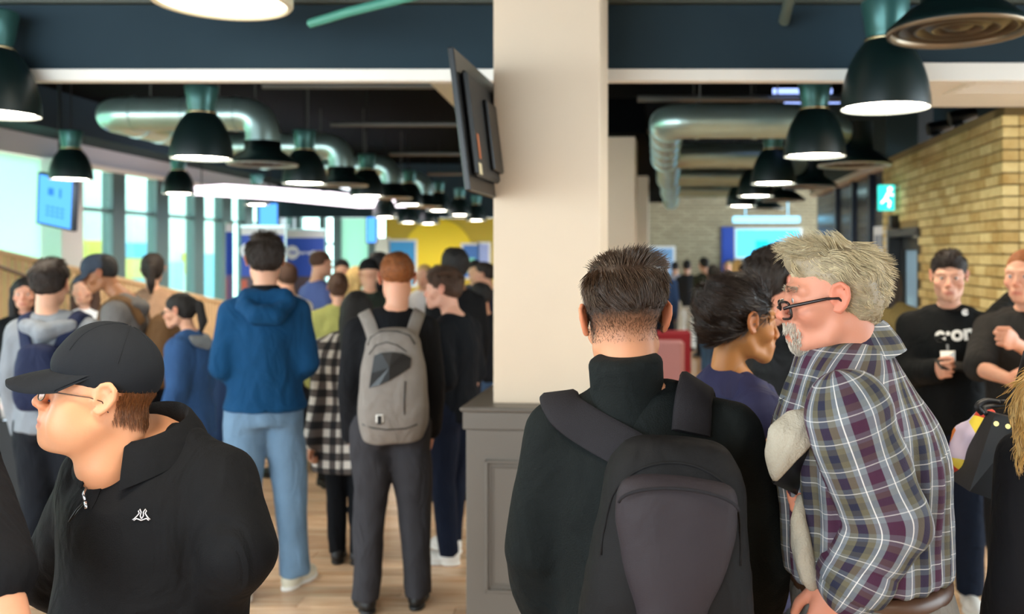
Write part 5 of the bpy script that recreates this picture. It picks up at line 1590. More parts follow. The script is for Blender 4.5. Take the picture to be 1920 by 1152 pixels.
# --- grey haired man in plaid shirt
def plaid_mat(name, per, stripes, whitev, base, whiteh=.022, hmix=.42):
    m = bpy.data.materials.new(name); m.use_nodes = True; nt = m.node_tree; b = nt.nodes['Principled BSDF']
    b.inputs['Roughness'].default_value = .8; b.inputs['Specular IOR Level'].default_value = .2
    a = nt.nodes.new('ShaderNodeAttribute'); a.attribute_name = 'fuv'
    sx = nt.nodes.new('ShaderNodeSeparateXYZ'); nt.links.new(a.outputs['Vector'], sx.inputs[0])
    outs = []
    for i, ax in enumerate('XY'):
        mu = nt.nodes.new('ShaderNodeMath'); mu.operation = 'DIVIDE'; mu.inputs[1].default_value = per; nt.links.new(sx.outputs[ax], mu.inputs[0])
        fr = nt.nodes.new('ShaderNodeMath'); fr.operation = 'FRACT'; nt.links.new(mu.outputs[0], fr.inputs[0])
        r = nt.nodes.new('ShaderNodeValToRGB'); r.color_ramp.interpolation = 'CONSTANT'
        el = r.color_ramp.elements
        el[0].position = 0; el[0].color = (*lin(stripes[0][1]), 1); el[1].position = stripes[1][0]; el[1].color = (*lin(stripes[1][1]), 1)
        for (p, c) in stripes[2:]:
            e = el.new(p); e.color = (*lin(c), 1)
        nt.links.new(fr.outputs[0], r.inputs[0]); outs.append((r, fr))
    mx = nt.nodes.new('ShaderNodeMix'); mx.data_type = 'RGBA'; mx.inputs['Factor'].default_value = hmix
    nt.links.new(outs[0][0].outputs[0], mx.inputs['A']); nt.links.new(outs[1][0].outputs[0], mx.inputs['B'])
    res = mx.outputs['Result']
    for i, ps in ((0, whitev), (1, whitev)):
        for p in ps:
            d = nt.nodes.new('ShaderNodeMath'); d.operation = 'SUBTRACT'; d.inputs[1].default_value = p; nt.links.new(outs[i][1].outputs[0], d.inputs[0])
            ab = nt.nodes.new('ShaderNodeMath'); ab.operation = 'ABSOLUTE'; nt.links.new(d.outputs[0], ab.inputs[0])
            lt = nt.nodes.new('ShaderNodeMath'); lt.operation = 'LESS_THAN'; lt.inputs[1].default_value = whiteh; nt.links.new(ab.outputs[0], lt.inputs[0])
            sc_ = nt.nodes.new('ShaderNodeMath'); sc_.operation = 'MULTIPLY'; sc_.inputs[1].default_value = .7 if i == 0 else .4; nt.links.new(lt.outputs[0], sc_.inputs[0])
            m2 = nt.nodes.new('ShaderNodeMix'); m2.data_type = 'RGBA'; m2.inputs['B'].default_value = (*lin('#e6e4e2'), 1)
            nt.links.new(sc_.outputs[0], m2.inputs['Factor']); nt.links.new(res, m2.inputs['A']); res = m2.outputs['Result']
    nt.links.new(res, b.inputs['Base Color'])
    n = nt.nodes.new('ShaderNodeTexNoise'); n.inputs['Scale'].default_value = 400; bpn = nt.nodes.new('ShaderNodeBump'); bpn.inputs['Strength'].default_value = .15; bpn.inputs['Distance'].default_value = .01
    tc = nt.nodes.new('ShaderNodeTexCoord'); nt.links.new(tc.outputs['Object'], n.inputs['Vector']); nt.links.new(n.outputs['Fac'], bpn.inputs['Height']); nt.links.new(bpn.outputs[0], b.inputs['Normal'])
    return m
PLAID = plaid_mat('plaid_shirt', .094, [(0, '#43243a'), (.13, '#6d747c'), (.32, '#5e5a4a'), (.43, '#25273a'), (.58, '#5a5748'), (.70, '#747b84'), (.90, '#43243a')], (.24, .78), '#888888', .009, .26)
P3 = Person('grey haired man with dark glasses in a checked shirt facing left', .545, 1.80, 74, 1.81, '#c98a72', 'old', head=(9, 3, 0), hoff=(.0, .0, -.05),
            wf=1.1, df=1.16, belly=.02, lean=(0, .12), hi=True, sx=.16, hs=.88)
HEADS_kind = P3.kind
P3.hp = P3.loc(1559, 557, 1.78)
P3.el[-1] = P3.loc(1662, 985, 1.64); P3.wr[-1] = P3.loc(1590, 1105, 1.66); P3.el[1] = P3.loc(1590, 985, 1.95); P3.wr[1] = P3.loc(1520, 945, 1.80)
P3.hands = {1: 'grip', -1: 'relax'}; P3.thumbs = {1: (0, .3, 1), -1: (0, 1, .2)}
P3.body(); P3.eyes('#6a7a86')
sc3 = P3.sc
def uv_torso(V): 
    an = np.arctan2(V[:, 0], V[:, 1] + .0); return np.stack([an * .165 + .01, V[:, 2], V[:, 2] * 0], 1)
def uv_arm(P, sd):
    a, b, c = P.sh[sd] * P.sc, P.el[sd] * P.sc, P.wr[sd] * P.sc
    def fn(V):
        d1 = (b - a) / np.linalg.norm(b - a); d2 = (c - b) / np.linalg.norm(c - b)
        L1 = np.linalg.norm(b - a)
        t1 = (V - a) @ d1; t2 = (V - b) @ d2
        w = 1 / (1 + np.exp(-(t1 - L1) / .02))
        ref = np.array([0, 1, 0.])
        def ang(o, d):
            u = ref - d * (ref @ d); u /= np.linalg.norm(u); v = np.cross(d, u); q = V - o
            return np.arctan2(q @ v, q @ u)
        an = ang(a, d1) * (1 - w) + ang(b, d2) * w
        return np.stack([an * .062 + .02, t1 * (1 - w) + (L1 + t2) * w, t1 * 0], 1)
    return fn
def shirtwr(V):
    k = V / sc3
    pl = np.sin(np.arctan2(k[:, 0], k[:, 1]) * 26 + vnoise(k * [3, 3, 5], 2) * 2) * .0055 * np.clip((1.36 - k[:, 2]) / .1, 0, 1) * np.clip((k[:, 2] - 1.0) / .15, .15, 1)
    return pl + .009 * (vnoise(k * [8, 8, 4], 4) + .5 * vnoise(k * [18, 18, 9], 5)) + .006 * np.exp(-((k[:, 2] - 1.09) / .05) ** 2) * vnoise(k * [16, 16, 8], 9)
shirt = P3.top(PLAID, .022, 1.055, step=.008, name='checked_shirt', arms=False, zhi=1.48, attrs={'fuv': uv_torso}, wr=0)
def rewrinkle(o, fn):
    me = o.data; n = len(me.vertices); V = np.empty(n * 3, np.float32); me.vertices.foreach_get('co', V); V = V.reshape(-1, 3).astype(float)
    N = np.empty(n * 3, np.float32); me.vertex_normals.foreach_get('vector', N); N = N.reshape(-1, 3)
    V = V + N * fn(V)[:, None]; me.vertices.foreach_set('co', V.astype(np.float32).ravel()); me.update()
rewrinkle(shirt, shirtwr)
for sd in (1, -1):
    f = P3.fld(); P3.arm(f, sd, .018, 1.88, (.062, .056, .052, .046))
    def swr(V, sd=sd):
        k = V / sc3; e = np.exp(-(np.linalg.norm(k - P3.el[sd], axis=1) / .09) ** 2)
        return .008 * vnoise(k * [10, 10, 6], 7) + (.006 + .009 * e) * vnoise(k * [14, 14, 22], 8)
    fobj('sleeve', f, .008, PLAID, P3.root, attrs={'fuv': uv_arm(P3, sd)}, wr=swr)
    g = P3.fld(); a = P3.el[sd] + (P3.wr[sd] - P3.el[sd]) * .72; b = P3.el[sd] + (P3.wr[sd] - P3.el[sd]) * .95
    g.chain([a, b], [.071, .068], .01); g.chain([b + (b - a) * .05, b + (b - a) * .9], [.055, .055], .006, 's'); g.cut(b - a, b + (b - a) * .12)
    fobj('rolled_cuff', g, .007, PLAID, P3.root, attrs={'fuv': uv_arm(P3, sd)}, wr=lambda V: .003 * vnoise(V * 25, 3))
fold_collar(P3, PLAID, (0, .07), .072, .078, 1.495, 1.42, stand=.04, fall=.055, tip=.03, gap=.42, attrs=True, flare=.016)
M_chino = fabric('grey_chino', '#6f6a64', bump=.2, bscale=300)
P3.trousers(M_chino, .02, zhi=1.05); P3.shoes(mat('brown_shoe', '#4a3426', .5))
f = P3.fld(); f.loft([(1.022, .181, .152, 0, 0.012), (1.06, .180, .151, 0, .015)], .01)
belt = fobj('belt', f, .006, mat('belt_brown', '#4a3020', .4), P3.root)
MB().bbox((-.025, .158, 1.018), (.025, .172, 1.057), .004).build('buckle', M_steel, belt).scale = (sc3, sc3, sc3)
P3.glasses(mat('dark_acetate', '#1c1214', .25), rim=.0026, w=.026, h=.0185, tilt=-.16, dz=.0, square=True)
# hair: cap + wavy strands
f = P3.hfld()
f.ell((0, -.02, .04), (.079, .099, .08), .01); f.ell((0, .045, .084), (.056, .05, .036), .03); f.ell((0, -.055, -.01), (.068, .056, .055), .03)
f.ell((0, .125, -.02), (.085, .058, .094), .012, 's')
for sd in (1, -1): f.ell((sd * .088, .015, -.016), (.02, .033, .036), .008, 's')
f.cut((0, .25, -1), (0, -.07, -.06), .006); f.disp(lambda X: -.004 * vnoise(X * np.array([60, 40, 50]), 3))
h3 = fobj('hair', f, .0055, mat('hair_grey', '#8f826a', .5, var=.2, vscale=70), P3.root)
MS3 = hmat('grey', '#c6b896', .4)
hb3 = head_base(P3, h3)
P3.strands(MS3, 6500, lambda v: (v[:, 2] > -.07) & ((v[:, 1] < .085)), lambda p, n: np.stack([p[:, 0] * 5, np.where(p[:, 2] > .1, .9 * np.sign(p[:, 1] + .05), -.7), np.where(p[:, 2] > .1, .1, -.75)], 1), lambda p: np.clip(.02 + .17 * p[:, 2], .012, .04), lift=lambda p: np.where(p[:, 1] < -.06, .07, np.clip(.06 + 1.8 * p[:, 2], .05, .27)), curl=.75, width=.0008, seg=8, seed=7, base=hb3)
P3.strands(MS3, 500, lambda v: (v[:, 2] > .085) & (v[:, 1] > .0) & (v[:, 1] < .085), lambda p, n: np.stack([p[:, 0] * 2, np.ones(len(p)), .2 * np.ones(len(p))], 1), lambda p: np.full(len(p), .042), lift=.7, curl=.8, width=.0007, seg=9, seed=9, name='fringe', base=hb3)
chin = lambda v: ((v[:, 2] < -.088) & (v[:, 1] > .055) & (np.abs(v[:, 0]) < .03) & (v[:, 2] > -.125)) | ((v[:, 2] < -.05) & (v[:, 2] > -.07) & (v[:, 1] > .078) & (np.abs(v[:, 0]) < .032)) | ((np.abs(v[:, 0]) > .024) & (np.abs(v[:, 0]) < .036) & (v[:, 1] > .07) & (v[:, 2] < -.06) & (v[:, 2] > -.1))
P3.strands(hmat('beard', '#cfc6b8', .5), 2000, chin, lambda p, n: np.stack([p[:, 0] * 8, .3 * np.ones(len(p)), -np.ones(len(p))], 1), lambda p: np.where(p[:, 2] < -.085, .009, .009), lift=.3, curl=.2, width=.0007, seg=4, seed=3, name='beard')
P3.strands(hmat('brow', '#a89a86', .5), 260, lambda v: (np.abs(v[:, 2] - .022) < .006) & (np.abs(v[:, 0]) > .012) & (np.abs(v[:, 0]) < .052) & (v[:, 1] > .06), lambda p, n: np.stack([np.sign(p[:, 0]), 0 * p[:, 0], .2 + 0 * p[:, 0]], 1), lambda p: np.full(len(p), .011), lift=.5, curl=.2, width=.0006, seg=4, seed=3, name='eyebrows')
# black folder and grey jumper in his hands
def at_root(name, P, label, cat):
    e = empty(name, (P.x, P.d, 0), P.yaw); return tag(e, label, cat)
def boxpts(P, corners, th):
    """thin slab from 4 photo corners (px,py,depth) thickened away from the camera"""
    a = [np.array([*wpt(*c)]) for c in corners]; t = np.array([0, th, 0.])
    return [*a, *[q + t for q in a]]
fo = empty('folder', (0, 0, 0)); tag(fo, 'black folder under a pale grey jumper held by the plaid man', 'folder')
MB().hexa(boxpts(P3, [(1450, 908, 1.645), (1500, 932, 1.72), (1560, 870, 1.74), (1542, 802, 1.66)], .02)).build('cover', M_rubber, fo)
jm = empty('jumper', (0, 0, 0)); tag(jm, 'pale grey knitted jumper draped over a black folder', 'jumper')
f = Fld()
f.chain([wpt(1456, 898, 1.65), wpt(1452, 850, 1.65), wpt(1462, 812, 1.655), wpt(1490, 792, 1.665), wpt(1545, 784, 1.70)], [.008, .014, .02, .022, .022], .015)
f.chain([wpt(1468, 862, 1.648), wpt(1490, 828, 1.65), wpt(1530, 800, 1.67)], [.02, .026, .024], .025)
f.chain([wpt(1460, 888, 1.645), wpt(1500, 845, 1.645), wpt(1537, 806, 1.66)], [.009, .012, .01], .015)
M_jump = fabric('knit_grey', '#aaa496', bump=.4, bscale=260)
f.cut((100, 0, -90), wpt(1495, 858, 1.65), .004)
fobj('draped_body', f, .006, M_jump, jm, wr=lambda V: .003 * vnoise(V * 30, 1))
f = Fld()
f.chain([wpt(1500, 935, 1.70), wpt(1497, 975, 1.68), wpt(1503, 1020, 1.68), wpt(1518, 1080, 1.68), wpt(1522, 1095, 1.68)], [.010, .016, .020, .02, .014], .02)
f.chain([wpt(1515, 960, 1.72), wpt(1530, 1030, 1.72), wpt(1540, 1085, 1.72)], [.012, .016, .014], .012)
fobj('hanging_sleeve', f, .006, M_jump, jm, wr=lambda V: .004 * vnoise(V * [30, 30, 12], 2))
# --- woman in navy jacket
P4 = Person('person with dark hair swept back and a navy jacket facing right', .385, 2.52, -78, 1.64, '#a8703e', 'f', head=(2, 4, 0), hi=True, wf=1.06, sx=.16)
P4.hp = P4.loc(1394, 603, 2.5)
P4.el[1] = P4.loc(1330, 950, 2.5); P4.wr[1] = P4.loc(1395, 890, 2.3)
P4.wr[1] = P4.loc(1412, 870, 2.36); P4.thumbs = {1: (0, .2, 1), -1: None}; P4.hands = {1: 'relax', -1: 'relax'}
P4.body(); P4.eyes('#2a1a10')
M_navy = fabric('navy_jacket', '#2c2d4c', bump=.1, bscale=300, rough=.7)
P4.top(M_navy, .026, .82, 1.96, .010, 'jacket', wr=.007, zhi=1.46)
fold_collar(P4, M_navy, (0, .0), .086, .088, 1.465, 1.40, stand=.045, fall=.065, tip=.05, gap=.7, flare=.026)
f = P4.fld(); c = P4.up((0, .03, 1.37)); f.frame(rotm(rx=-.35), c * P4.sc, P4.sc); f.loft([(-.1, .07, .075), (.04, .06, .055), (.085, .052, .05)], .01)
fobj('light_blue_shirt', f, .007, fabric('shirt_pale', '#b8cbe6'), P4.root)
P4.trousers(M_blacktr, zhi=.98); P4.shoes(M_blackshoe)
f = P4.hfld()
f.ell((0, -.022, .04), (.08, .1, .085), .01); f.ell((0, -.085, .03), (.07, .06, .075), .04); f.ell((0, -.06, -.03), (.06, .06, .05), .04); f.ell((0, -.02, .1), (.055, .07, .035), .03)
f.ell((0, .118, -.02), (.08, .06, .098), .012, 's')
for sd in (1, -1): f.ell((sd * .088, .018, -.012), (.024, .036, .04), .008, 's')
f.cut((0, .45, -1), (0, -.09, -.06), .006); f.disp(lambda X: -.006 * vnoise(X * np.array([45, 45, 70]), 3))
h4 = fobj('hair', f, .006, mat('hair_black', '#1d1410', .45, var=.3, vscale=60), P4.root)
P4.strands(hmat('darkbrown', '#2e2018', .35), 5200, lambda v: v[:, 2] > -.09, lambda p, n: np.stack([-p[:, 0] * 3, -np.ones(len(p)), .25 - p[:, 1] * 2], 1), lambda p: np.full(len(p), .045), lift=.16, curl=.35, width=.001, seg=7, seed=12, base=head_base(P4, h4))
P4.strands(hmat('browd', '#2a1a10', .5), 160, lambda v: (np.abs(v[:, 2] - .021) < .004) & (np.abs(v[:, 0]) > .014) & (np.abs(v[:, 0]) < .05) & (v[:, 1] > .06), lambda p, n: np.stack([np.sign(p[:, 0]), 0 * p[:, 0], .2 + 0 * p[:, 0]], 1), lambda p: np.full(len(p), .008), lift=.2, curl=.1, width=.0006, seg=3, seed=3, name='eyebrows')
# ------------------------------------------------------------------ the crowd
HM = lambda n, c: mat('hair_' + n, c, .75, var=.25, vscale=60)
H_blk, H_drk, H_brn, H_gin, H_bld, H_gry = HM('blk', '#15110f'), HM('drk', '#241a14'), HM('brn', '#4a3020'), HM('gin', '#8a4e22'), HM('bld', '#c8a468'), HM('gry', '#b8ac9c')
def X(px, d): return (px - CX) / F * d
def bgp(label, px, ytop, d, yaw, topc, trc='#1c1f26', hair=('short', H_drk), skin='#d8a488', kind='m', sleeve=2.0, shoe=None, zlo=.86, off=.018, hem=0., wrk=.005, dress=True, rough=None, sole=None, texm=None, trm=None, trad=(.094, .07, .056), bodyx=0., eyes=False, **kw):
    H_ = CAMH - (ytop - CY) / F * d - (.012 if hair and hair[0] != 'buzz' else .003)
    yaw = yaw + math.degrees(math.atan((CX - px) / F))     # yaw is given relative to the line of sight
    p = Person(label, X(px + bodyx, d), d, yaw, H_, skin, kind, rough=(d > 5.8) if rough is None else rough, **kw)
    if bodyx:
        w = -bodyx / F * d / p.sc; p.hp = p.hp + np.array([math.cos(p.yaw) * w, -math.sin(p.yaw) * w, 0])
    if dress:
        p.body()
        if eyes: p.eyes()
        m = texm or fabric('top' + topc, topc, bump=.15, bscale=200)
        p.tp = p.top(m, off, zlo, sleeve, .0135, 'top', wr=wrk, flare=hem)
        p.trousers(trm or fabric('tr' + trc, trc, bump=.15, bscale=200), rad=trad, wr=.009); p.shoes(shoe or M_blackshoe, sole)
        if hair: p.hair(hair[0], hair[1])
    return p
def pack(P, c, label, w=.15, h=.46, dp=.09, z=.92, y=-.2, tilt=.06, detail=None, strap=None, zt=None):
    e = empty('backpack', (P.x, P.d, 0), P.yaw); tag(e, label, 'backpack')
    f = Fld().frame(rotm(rx=tilt), np.array([0, y, z]) * P.sc, P.sc)
    f.loft([(0, w * .86, dp * .7), (h * .12, w, dp), (h * .5, w, dp * 1.02), (h * .8, w * .86, dp * .85), (h * .95, w * .66, dp * .6), (h, w * .45, dp * .4)], .02, ex=2.6)
    m = fabric('pack' + c, c, bump=.2, bscale=300, rough=.7)
    fobj('pack_body', f, .011, m, e, wr=lambda V: .003 * vnoise(V * 16, 3))
    B = bvh_of(P.tp); k = P.sc
    ms = strap or m
    for sd in (1, -1):
        strap_on(B, [np.array(q) * k for q in ((sd * .07, -.13, 1.30), (sd * .10, -.08, 1.40), (sd * .125, .0, 1.45), (sd * .135, .08, 1.37), (sd * .13, .11, 1.15))], .062, .012, 'shoulder_strap', ms, e)
    return e, m
# man in blue hooded jacket
jeans = fabric('jeans_pale', '#6a86a0', bump=.3, bscale=200, var=.2, vscale=5)
B1 = bgp('man in a blue hooded rain jacket and pale jeans seen from behind', 497, 440, 4.6, 2, '#0c4068', hair=('messy', H_drk), trm=jeans, shoe=mat('cream_shoe', '#d8d2bd', .6), sole=M_soleW,
         zlo=.9, off=.022, hem=.03, wrk=.011, arms={1: ((.195, -.03, 1.12), (.09, .17, 1.03)), -1: ((-.195, -.03, 1.12), (-.09, .17, 1.03))}, trad=(.08, .068, .062), feet={1: (.14, .03, 38), -1: (-.10, -.05, 4)}, wf=1.0, sx=.145, hands=('grip', 'grip'), rough=False)
f = B1.fld(); f.chain([B1.up((-.1, -.10, 1.42)), B1.up((-.04, -.15, 1.375)), B1.up((.04, -.15, 1.375)), B1.up((.1, -.10, 1.42))], [.035, .05, .05, .035], .03); f.chain([B1.up((-.08, -.06, 1.45)), B1.up((.08, -.06, 1.45))], .05, .03)
fobj('hood', f, .009, MATS['top#0c4068'], B1.root, wr=lambda V: .006 * vnoise(V * 22, 2))
f = B1.fld(); f.frame(None, B1.up((0, -.02, 1.43)) * B1.sc, B1.sc); f.loft([(0, .085, .08), (.06, .074, .072), (.085, .068, .066)], .01); fobj('collar', f, .009, fabric('collar_black', '#0c1016'), B1.root)
tousle(B1, [o for o in B1.root.children if o.name.startswith('hair')][0], '#2a1d14', 1800, .03, .3)
# red haired man, grey backpack
B2_ = bgp('man with cropped ginger hair in black seen from behind', 745, 478, 4.4, 2, '#121317', '#37363a', hair=None, skin='#dea488', bodyx=-10, feet={1: (.125, 0, 10), -1: (-.125, 0, 10)}, wf=1.05, rough=False)
def ging(P, o): return P.hair('ginger', o)
tousle(B2_, ging(B2_, H_gin), '#8e5a34', 1500, .014, .12, .15)
f = B2_.fld(); f.frame(None, B2_.up((0, -.02, 1.43)) * B2_.sc, B2_.sc); f.loft([(0, .085, .08), (.05, .07, .068)], .01); fobj('collar', f, .009, MATS['top#121317'], B2_.root)
gp, gm = pack(B2_, '#87807a', 'grey backpack with black pocket on the ginger haired man', w=.155, h=.54, dp=.105, z=.87, y=-.215)
k = B2_.sc
def on_pack(o, P, px, py): return surf_at(o, P.root, px, py)
pbody = [c for c in gp.children if c.name.startswith('pack_body')][0]
def patch(P, o, pix, m, name, parent, th=.004):
    q = [on_pack(o, P, *p) for p in pix]; n = len(q)
    cpt = sum(p for p, _ in q) / n; cn = sum(nn for _, nn in q)
    V = [p + nn * th for p, nn in q] + [p - nn * .004 for p, nn in q]
    c0 = on_pack(o, P, sum(p[0] for p in pix) / n, sum(p[1] for p in pix) / n)
    V.append(c0[0] + c0[1] * th)
    Fc = [(i, (i + 1) % n, 2 * n) for i in range(n)] + [(i, n + i, n + (i + 1) % n, (i + 1) % n) for i in range(n)]
    return MB().raw(V, Fc).build(name, m, parent)
patch(B2_, pbody, [(703, 668), (715, 662), (735, 660), (755, 663), (770, 672), (768, 690), (750, 702), (730, 714), (712, 722), (694, 728), (698, 700)], M_rubber, 'black_pocket', gp, .011)
def zipline(P, o, pix, name, parent, r=.0035, m=None):
    return MB().tube([on_pack(o, P, *p)[0] + on_pack(o, P, *p)[1] * .002 for p in pix], r, 6).build(name, m or M_rubber, parent, True)
zipline(B2_, pbody, [(690, 648), (695, 634), (715, 622), (745, 622), (768, 630), (778, 646)], 'main_zip', gp)
zipline(B2_, pbody, [(692, 665), (705, 648), (725, 642), (745, 648), (762, 660)], 'pocket_zip', gp, .0025)
zipline(B2_, pbody, [(680, 796), (700, 803), (725, 806), (760, 804), (782, 796)], 'base_zip', gp, .003)
zipline(B2_, pbody, [(760, 715), (758, 750), (758, 778)], 'side_zip', gp, .003)
q0 = on_pack(pbody, B2_, 712, 785); R, _ = frame_on(*q0)
lp = MB().bbox((-.016, -.018, .0), (.016, .018, .006), .002); lp.v = [np.concatenate(lp.v) @ R.T + q0[0]]; lp.build('white_tab', M_white, gp)
lp = MB().bbox((-.010, -.026, .004), (.010, .014, .010), .002); lp.v = [np.concatenate(lp.v) @ R.T + q0[0]]; lp.build('lash_tab', M_rubber, gp)
# woman in check shirt
def check_mat():
    m = bpy.data.materials.new('check_shirt'); m.use_nodes = True; nt = m.node_tree; b = nt.nodes['Principled BSDF']; b.inputs['Roughness'].default_value = .85
    a = nt.nodes.new('ShaderNodeAttribute'); a.attribute_name = 'fuv'; sx = nt.nodes.new('ShaderNodeSeparateXYZ'); nt.links.new(a.outputs['Vector'], sx.inputs[0])
    o = []
    for ax in 'XY':
        d = nt.nodes.new('ShaderNodeMath'); d.operation = 'DIVIDE'; d.inputs[1].default_value = .085; nt.links.new(sx.outputs[ax], d.inputs[0])
        f_ = nt.nodes.new('ShaderNodeMath'); f_.operation = 'FRACT'; nt.links.new(d.outputs[0], f_.inputs[0])
        g_ = nt.nodes.new('ShaderNodeMath'); g_.operation = 'GREATER_THAN'; g_.inputs[1].default_value = .5; nt.links.new(f_.outputs[0], g_.inputs[0]); o.append(g_)
    ad = nt.nodes.new('ShaderNodeMath'); ad.operation = 'ADD'; nt.links.new(o[0].outputs[0], ad.inputs[0]); nt.links.new(o[1].outputs[0], ad.inputs[1])
    mu = nt.nodes.new('ShaderNodeMath'); mu.operation = 'DIVIDE'; mu.inputs[1].default_value = 2; nt.links.new(ad.outputs[0], mu.inputs[0])
    r = nt.nodes.new('ShaderNodeValToRGB'); r.color_ramp.interpolation = 'CONSTANT'; e = r.color_ramp.elements
    e[0].color = (*lin('#17161a'), 1); e[1].position = .9; e[1].color = (*lin('#ded6cc'), 1); q = e.new(.4); q.color = (*lin('#5c5450'), 1)
    nt.links.new(mu.outputs[0], r.inputs[0]); nt.links.new(r.outputs[0], b.inputs['Base Color'])
    return m
CHK = check_mat()
B3 = bgp('woman with long black hair in a black and white checked overshirt', 668, 545, 5.05, -14, '#202020', '#101216', kind='f', dress=False, hair=('long', H_blk), bodyx=-18, feet={1: (.08, .0, 10), -1: (-.06, .02, 10)}, hands=('relax', 'grip'))
B3.el[-1] = B3.loc(604, 745, 5.0); B3.wr[-1] = B3.loc(586, 835, 4.95)
B3.body(); B3.trousers(fabric('leggings', '#0f1116'), rad=(.085, .058, .044)); B3.shoes(mat('boot', '#15110f', .5), high=True)
B3.tp = B3.top(CHK, .034, .60, 1.9, .0135, 'checked_overshirt', wr=.006, flare=.012, attrs={'fuv': lambda V: np.stack([np.arctan2(V[:, 0], V[:, 1]) * .17, V[:, 2], V[:, 0] * 0], 1)})
B3.hair('long', H_blk)
f = B3.hfld(); f.chain([(0, -.07, .0), (0, -.1, -.12), (.0, -.12, -.3), (0, -.115, -.36)], [.075, .085, .08, .04], .03); fobj('hair_fall', f, .012, H_blk, B3.root)
# young man in black tee
B4 = bgp('young man with brown hair in a black tee and white trainers', 838, 503, 5.1, 52, '#101318', '#111a2a', hair=('short', H_brn), skin='#dea890', head=(28, 0, 0), sleeve=.95, shoe=M_whiteshoe, sole=M_soleW, dress=False, bodyx=12, feet={1: (.10, .1, 10), -1: (-.10, -.02, 15)}, rough=False)
B4.el[-1] = B4.loc(836, 715, 4.85); B4.wr[-1] = B4.loc(806, 700, 5.2); B4.hands[-1] = 'grip'
B4.body(); B4.eyes(); B4.tp = B4.top(fabric('tee_black', '#0e1218'), .022, .84, .98, .0135, 't_shirt', wr=.006); B4.trousers(fabric('trs_navy', '#10182a'), rad=(.09, .062, .046)); B4.shoes(M_whiteshoe, M_soleW); tousle(B4, B4.hair('messy', H_brn), '#4e3826', 1500, .03, .2)
B5 = bgp('tall person with thick black curly hair in black behind the ginger haired man', 855, 468, 6.3, 25, '#0e0f12', hair=('curly', H_blk), skin='#8a5c3c')
B6 = bgp('woman in an olive knitted cardigan with brown hair in a bun', 634, 510, 6.7, 4, '#a3a35e', '#141414', hair=('bun', H_brn), kind='f', off=.03, zlo=.98, wf=1.1)
B7 = bgp('balding man in a blue tee standing by the banners', 597, 470, 8.0, -58, '#56669f', '#2b2e38', hair=('buzz', H_brn), sleeve=.9, wf=1.06)
B8 = bgp('person in a white shirt half hidden behind the blue rain jacket', 538, 492, 7.0, 30, '#e9e4da', hair=('short', H_brn))
B9 = bgp('man in a black beanie and dark green jacket', 692, 489, 7.5, 8, '#2a332c', hair=None, wf=1.1); B9.beanie(fabric('beanie', '#101214'))
B10 = bgp('woman with dark hair facing left behind the beanie man', 713, 472, 8.3, 80, '#15161a', hair=('bun', H_blk), kind='f')
B11 = bgp('dark haired man facing us among the far crowd by the banners', 642, 486, 10.1, 175, '#d8d2c8', hair=('short', H_blk))
B12 = bgp('blond woman in a cream top among the far crowd', 667, 499, 9.05, -70, '#e4d6b4', hair=('blond', H_bld), kind='f')
B13 = bgp('fair haired man in a white shirt beyond the ginger haired man', 796, 496, 8.6, 170, '#e8e8ec', hair=('buzz', H_bld))
B14 = bgp('dark haired man facing us beside the cream column', 891, 488, 9.6, 178, '#4a4f5c', hair=('short', H_blk), skin='#dcb090')
B15 = bgp('man in navy facing left beside the cream column', 913, 492, 8.8, 75, '#18203a', '#5b7fae', hair=('short', H_drk))
B15b = bgp('person in black standing behind the young man with white trainers', 905, 530, 7.0, 40, '#14161c', '#3f5878', hair=('short', H_blk), skin='#c89070')
# left hand group
B16 = bgp('man in a grey hooded jacket with dark hair seen from behind', 90, 488, 4.6, -22, '#83888f', '#12151c', hair=('messy', H_drk), off=.03, hem=.008, wrk=.008, bodyx=14, rough=False)
f = B16.fld(); f.chain([B16.up((-.1, -.09, 1.42)), B16.up((0, -.14, 1.39)), B16.up((.1, -.09, 1.42))], [.04, .055, .04], .03); fobj('hood', f, .011, MATS['top#83888f'], B16.root, wr=lambda V: .006 * vnoise(V * 22, 2))
tousle(B16, [o for o in B16.root.children if o.name.startswith('hair')][0], '#2a1d16', 1500, .026, .25)
pack(B16, '#1b2340', 'navy backpack on the man in the grey hooded jacket', w=.11, h=.34, dp=.07, z=1.0, y=-.19)
B17 = bgp('woman with long dark hair in black facing us across the table', 48, 519, 6.1, 172, '#101113', hair=('long', H_blk), kind='f', skin='#d49a80', eyes=True, rough=False)
B18 = bgp('man in a slate baseball cap and taupe hoodie looking down', 196, 478, 6.0, 68, '#6b6866', hair=('short', H_blk), skin='#9a6848', off=.03, wrk=.007, head=(16, 18, 0), bodyx=36, rough=False)
B18.cap(fabric('cap_slate', '#39424f'), .007)
f = B18.fld(); f.chain([B18.up((-.09, -.08, 1.42)), B18.up((0, -.12, 1.40)), B18.up((.09, -.08, 1.42))], [.04, .05, .04], .03); fobj('hood', f, .011, MATS['top#6b6866'], B18.root)
pack(B18, '#6a4d30', 'brown backpack on the man in the slate cap', w=.15, h=.5, dp=.11, z=.86, y=-.24)
B19 = bgp('woman with tied dark hair and bare arms seen from behind', 286, 474, 6.7, -5, '#b08c70', hair=('pony', H_drk), kind='f', sleeve=.6)
B20 = bgp('woman in a denim jacket with grey hood and dark ponytail', 343, 549, 5.5, 62, '#365a8c', '#182030', hair=('pony', H_blk), kind='f', skin='#d8a488', off=.035, zlo=.74, hem=.012, wrk=.008, rough=False, head=(8, 8, 0), bodyx=10)
f = B20.fld(); f.chain([B20.up((-.09, -.07, 1.42)), B20.up((0, -.12, 1.40)), B20.up((.09, -.07, 1.42)), B20.up((.05, .05, 1.4))], [.045, .055, .045, .035], .03); fobj('hood', f, .011, fabric('hood_grey', '#7f868c'), B20.root)
B20.glasses(M_rubber, rim=.0018)
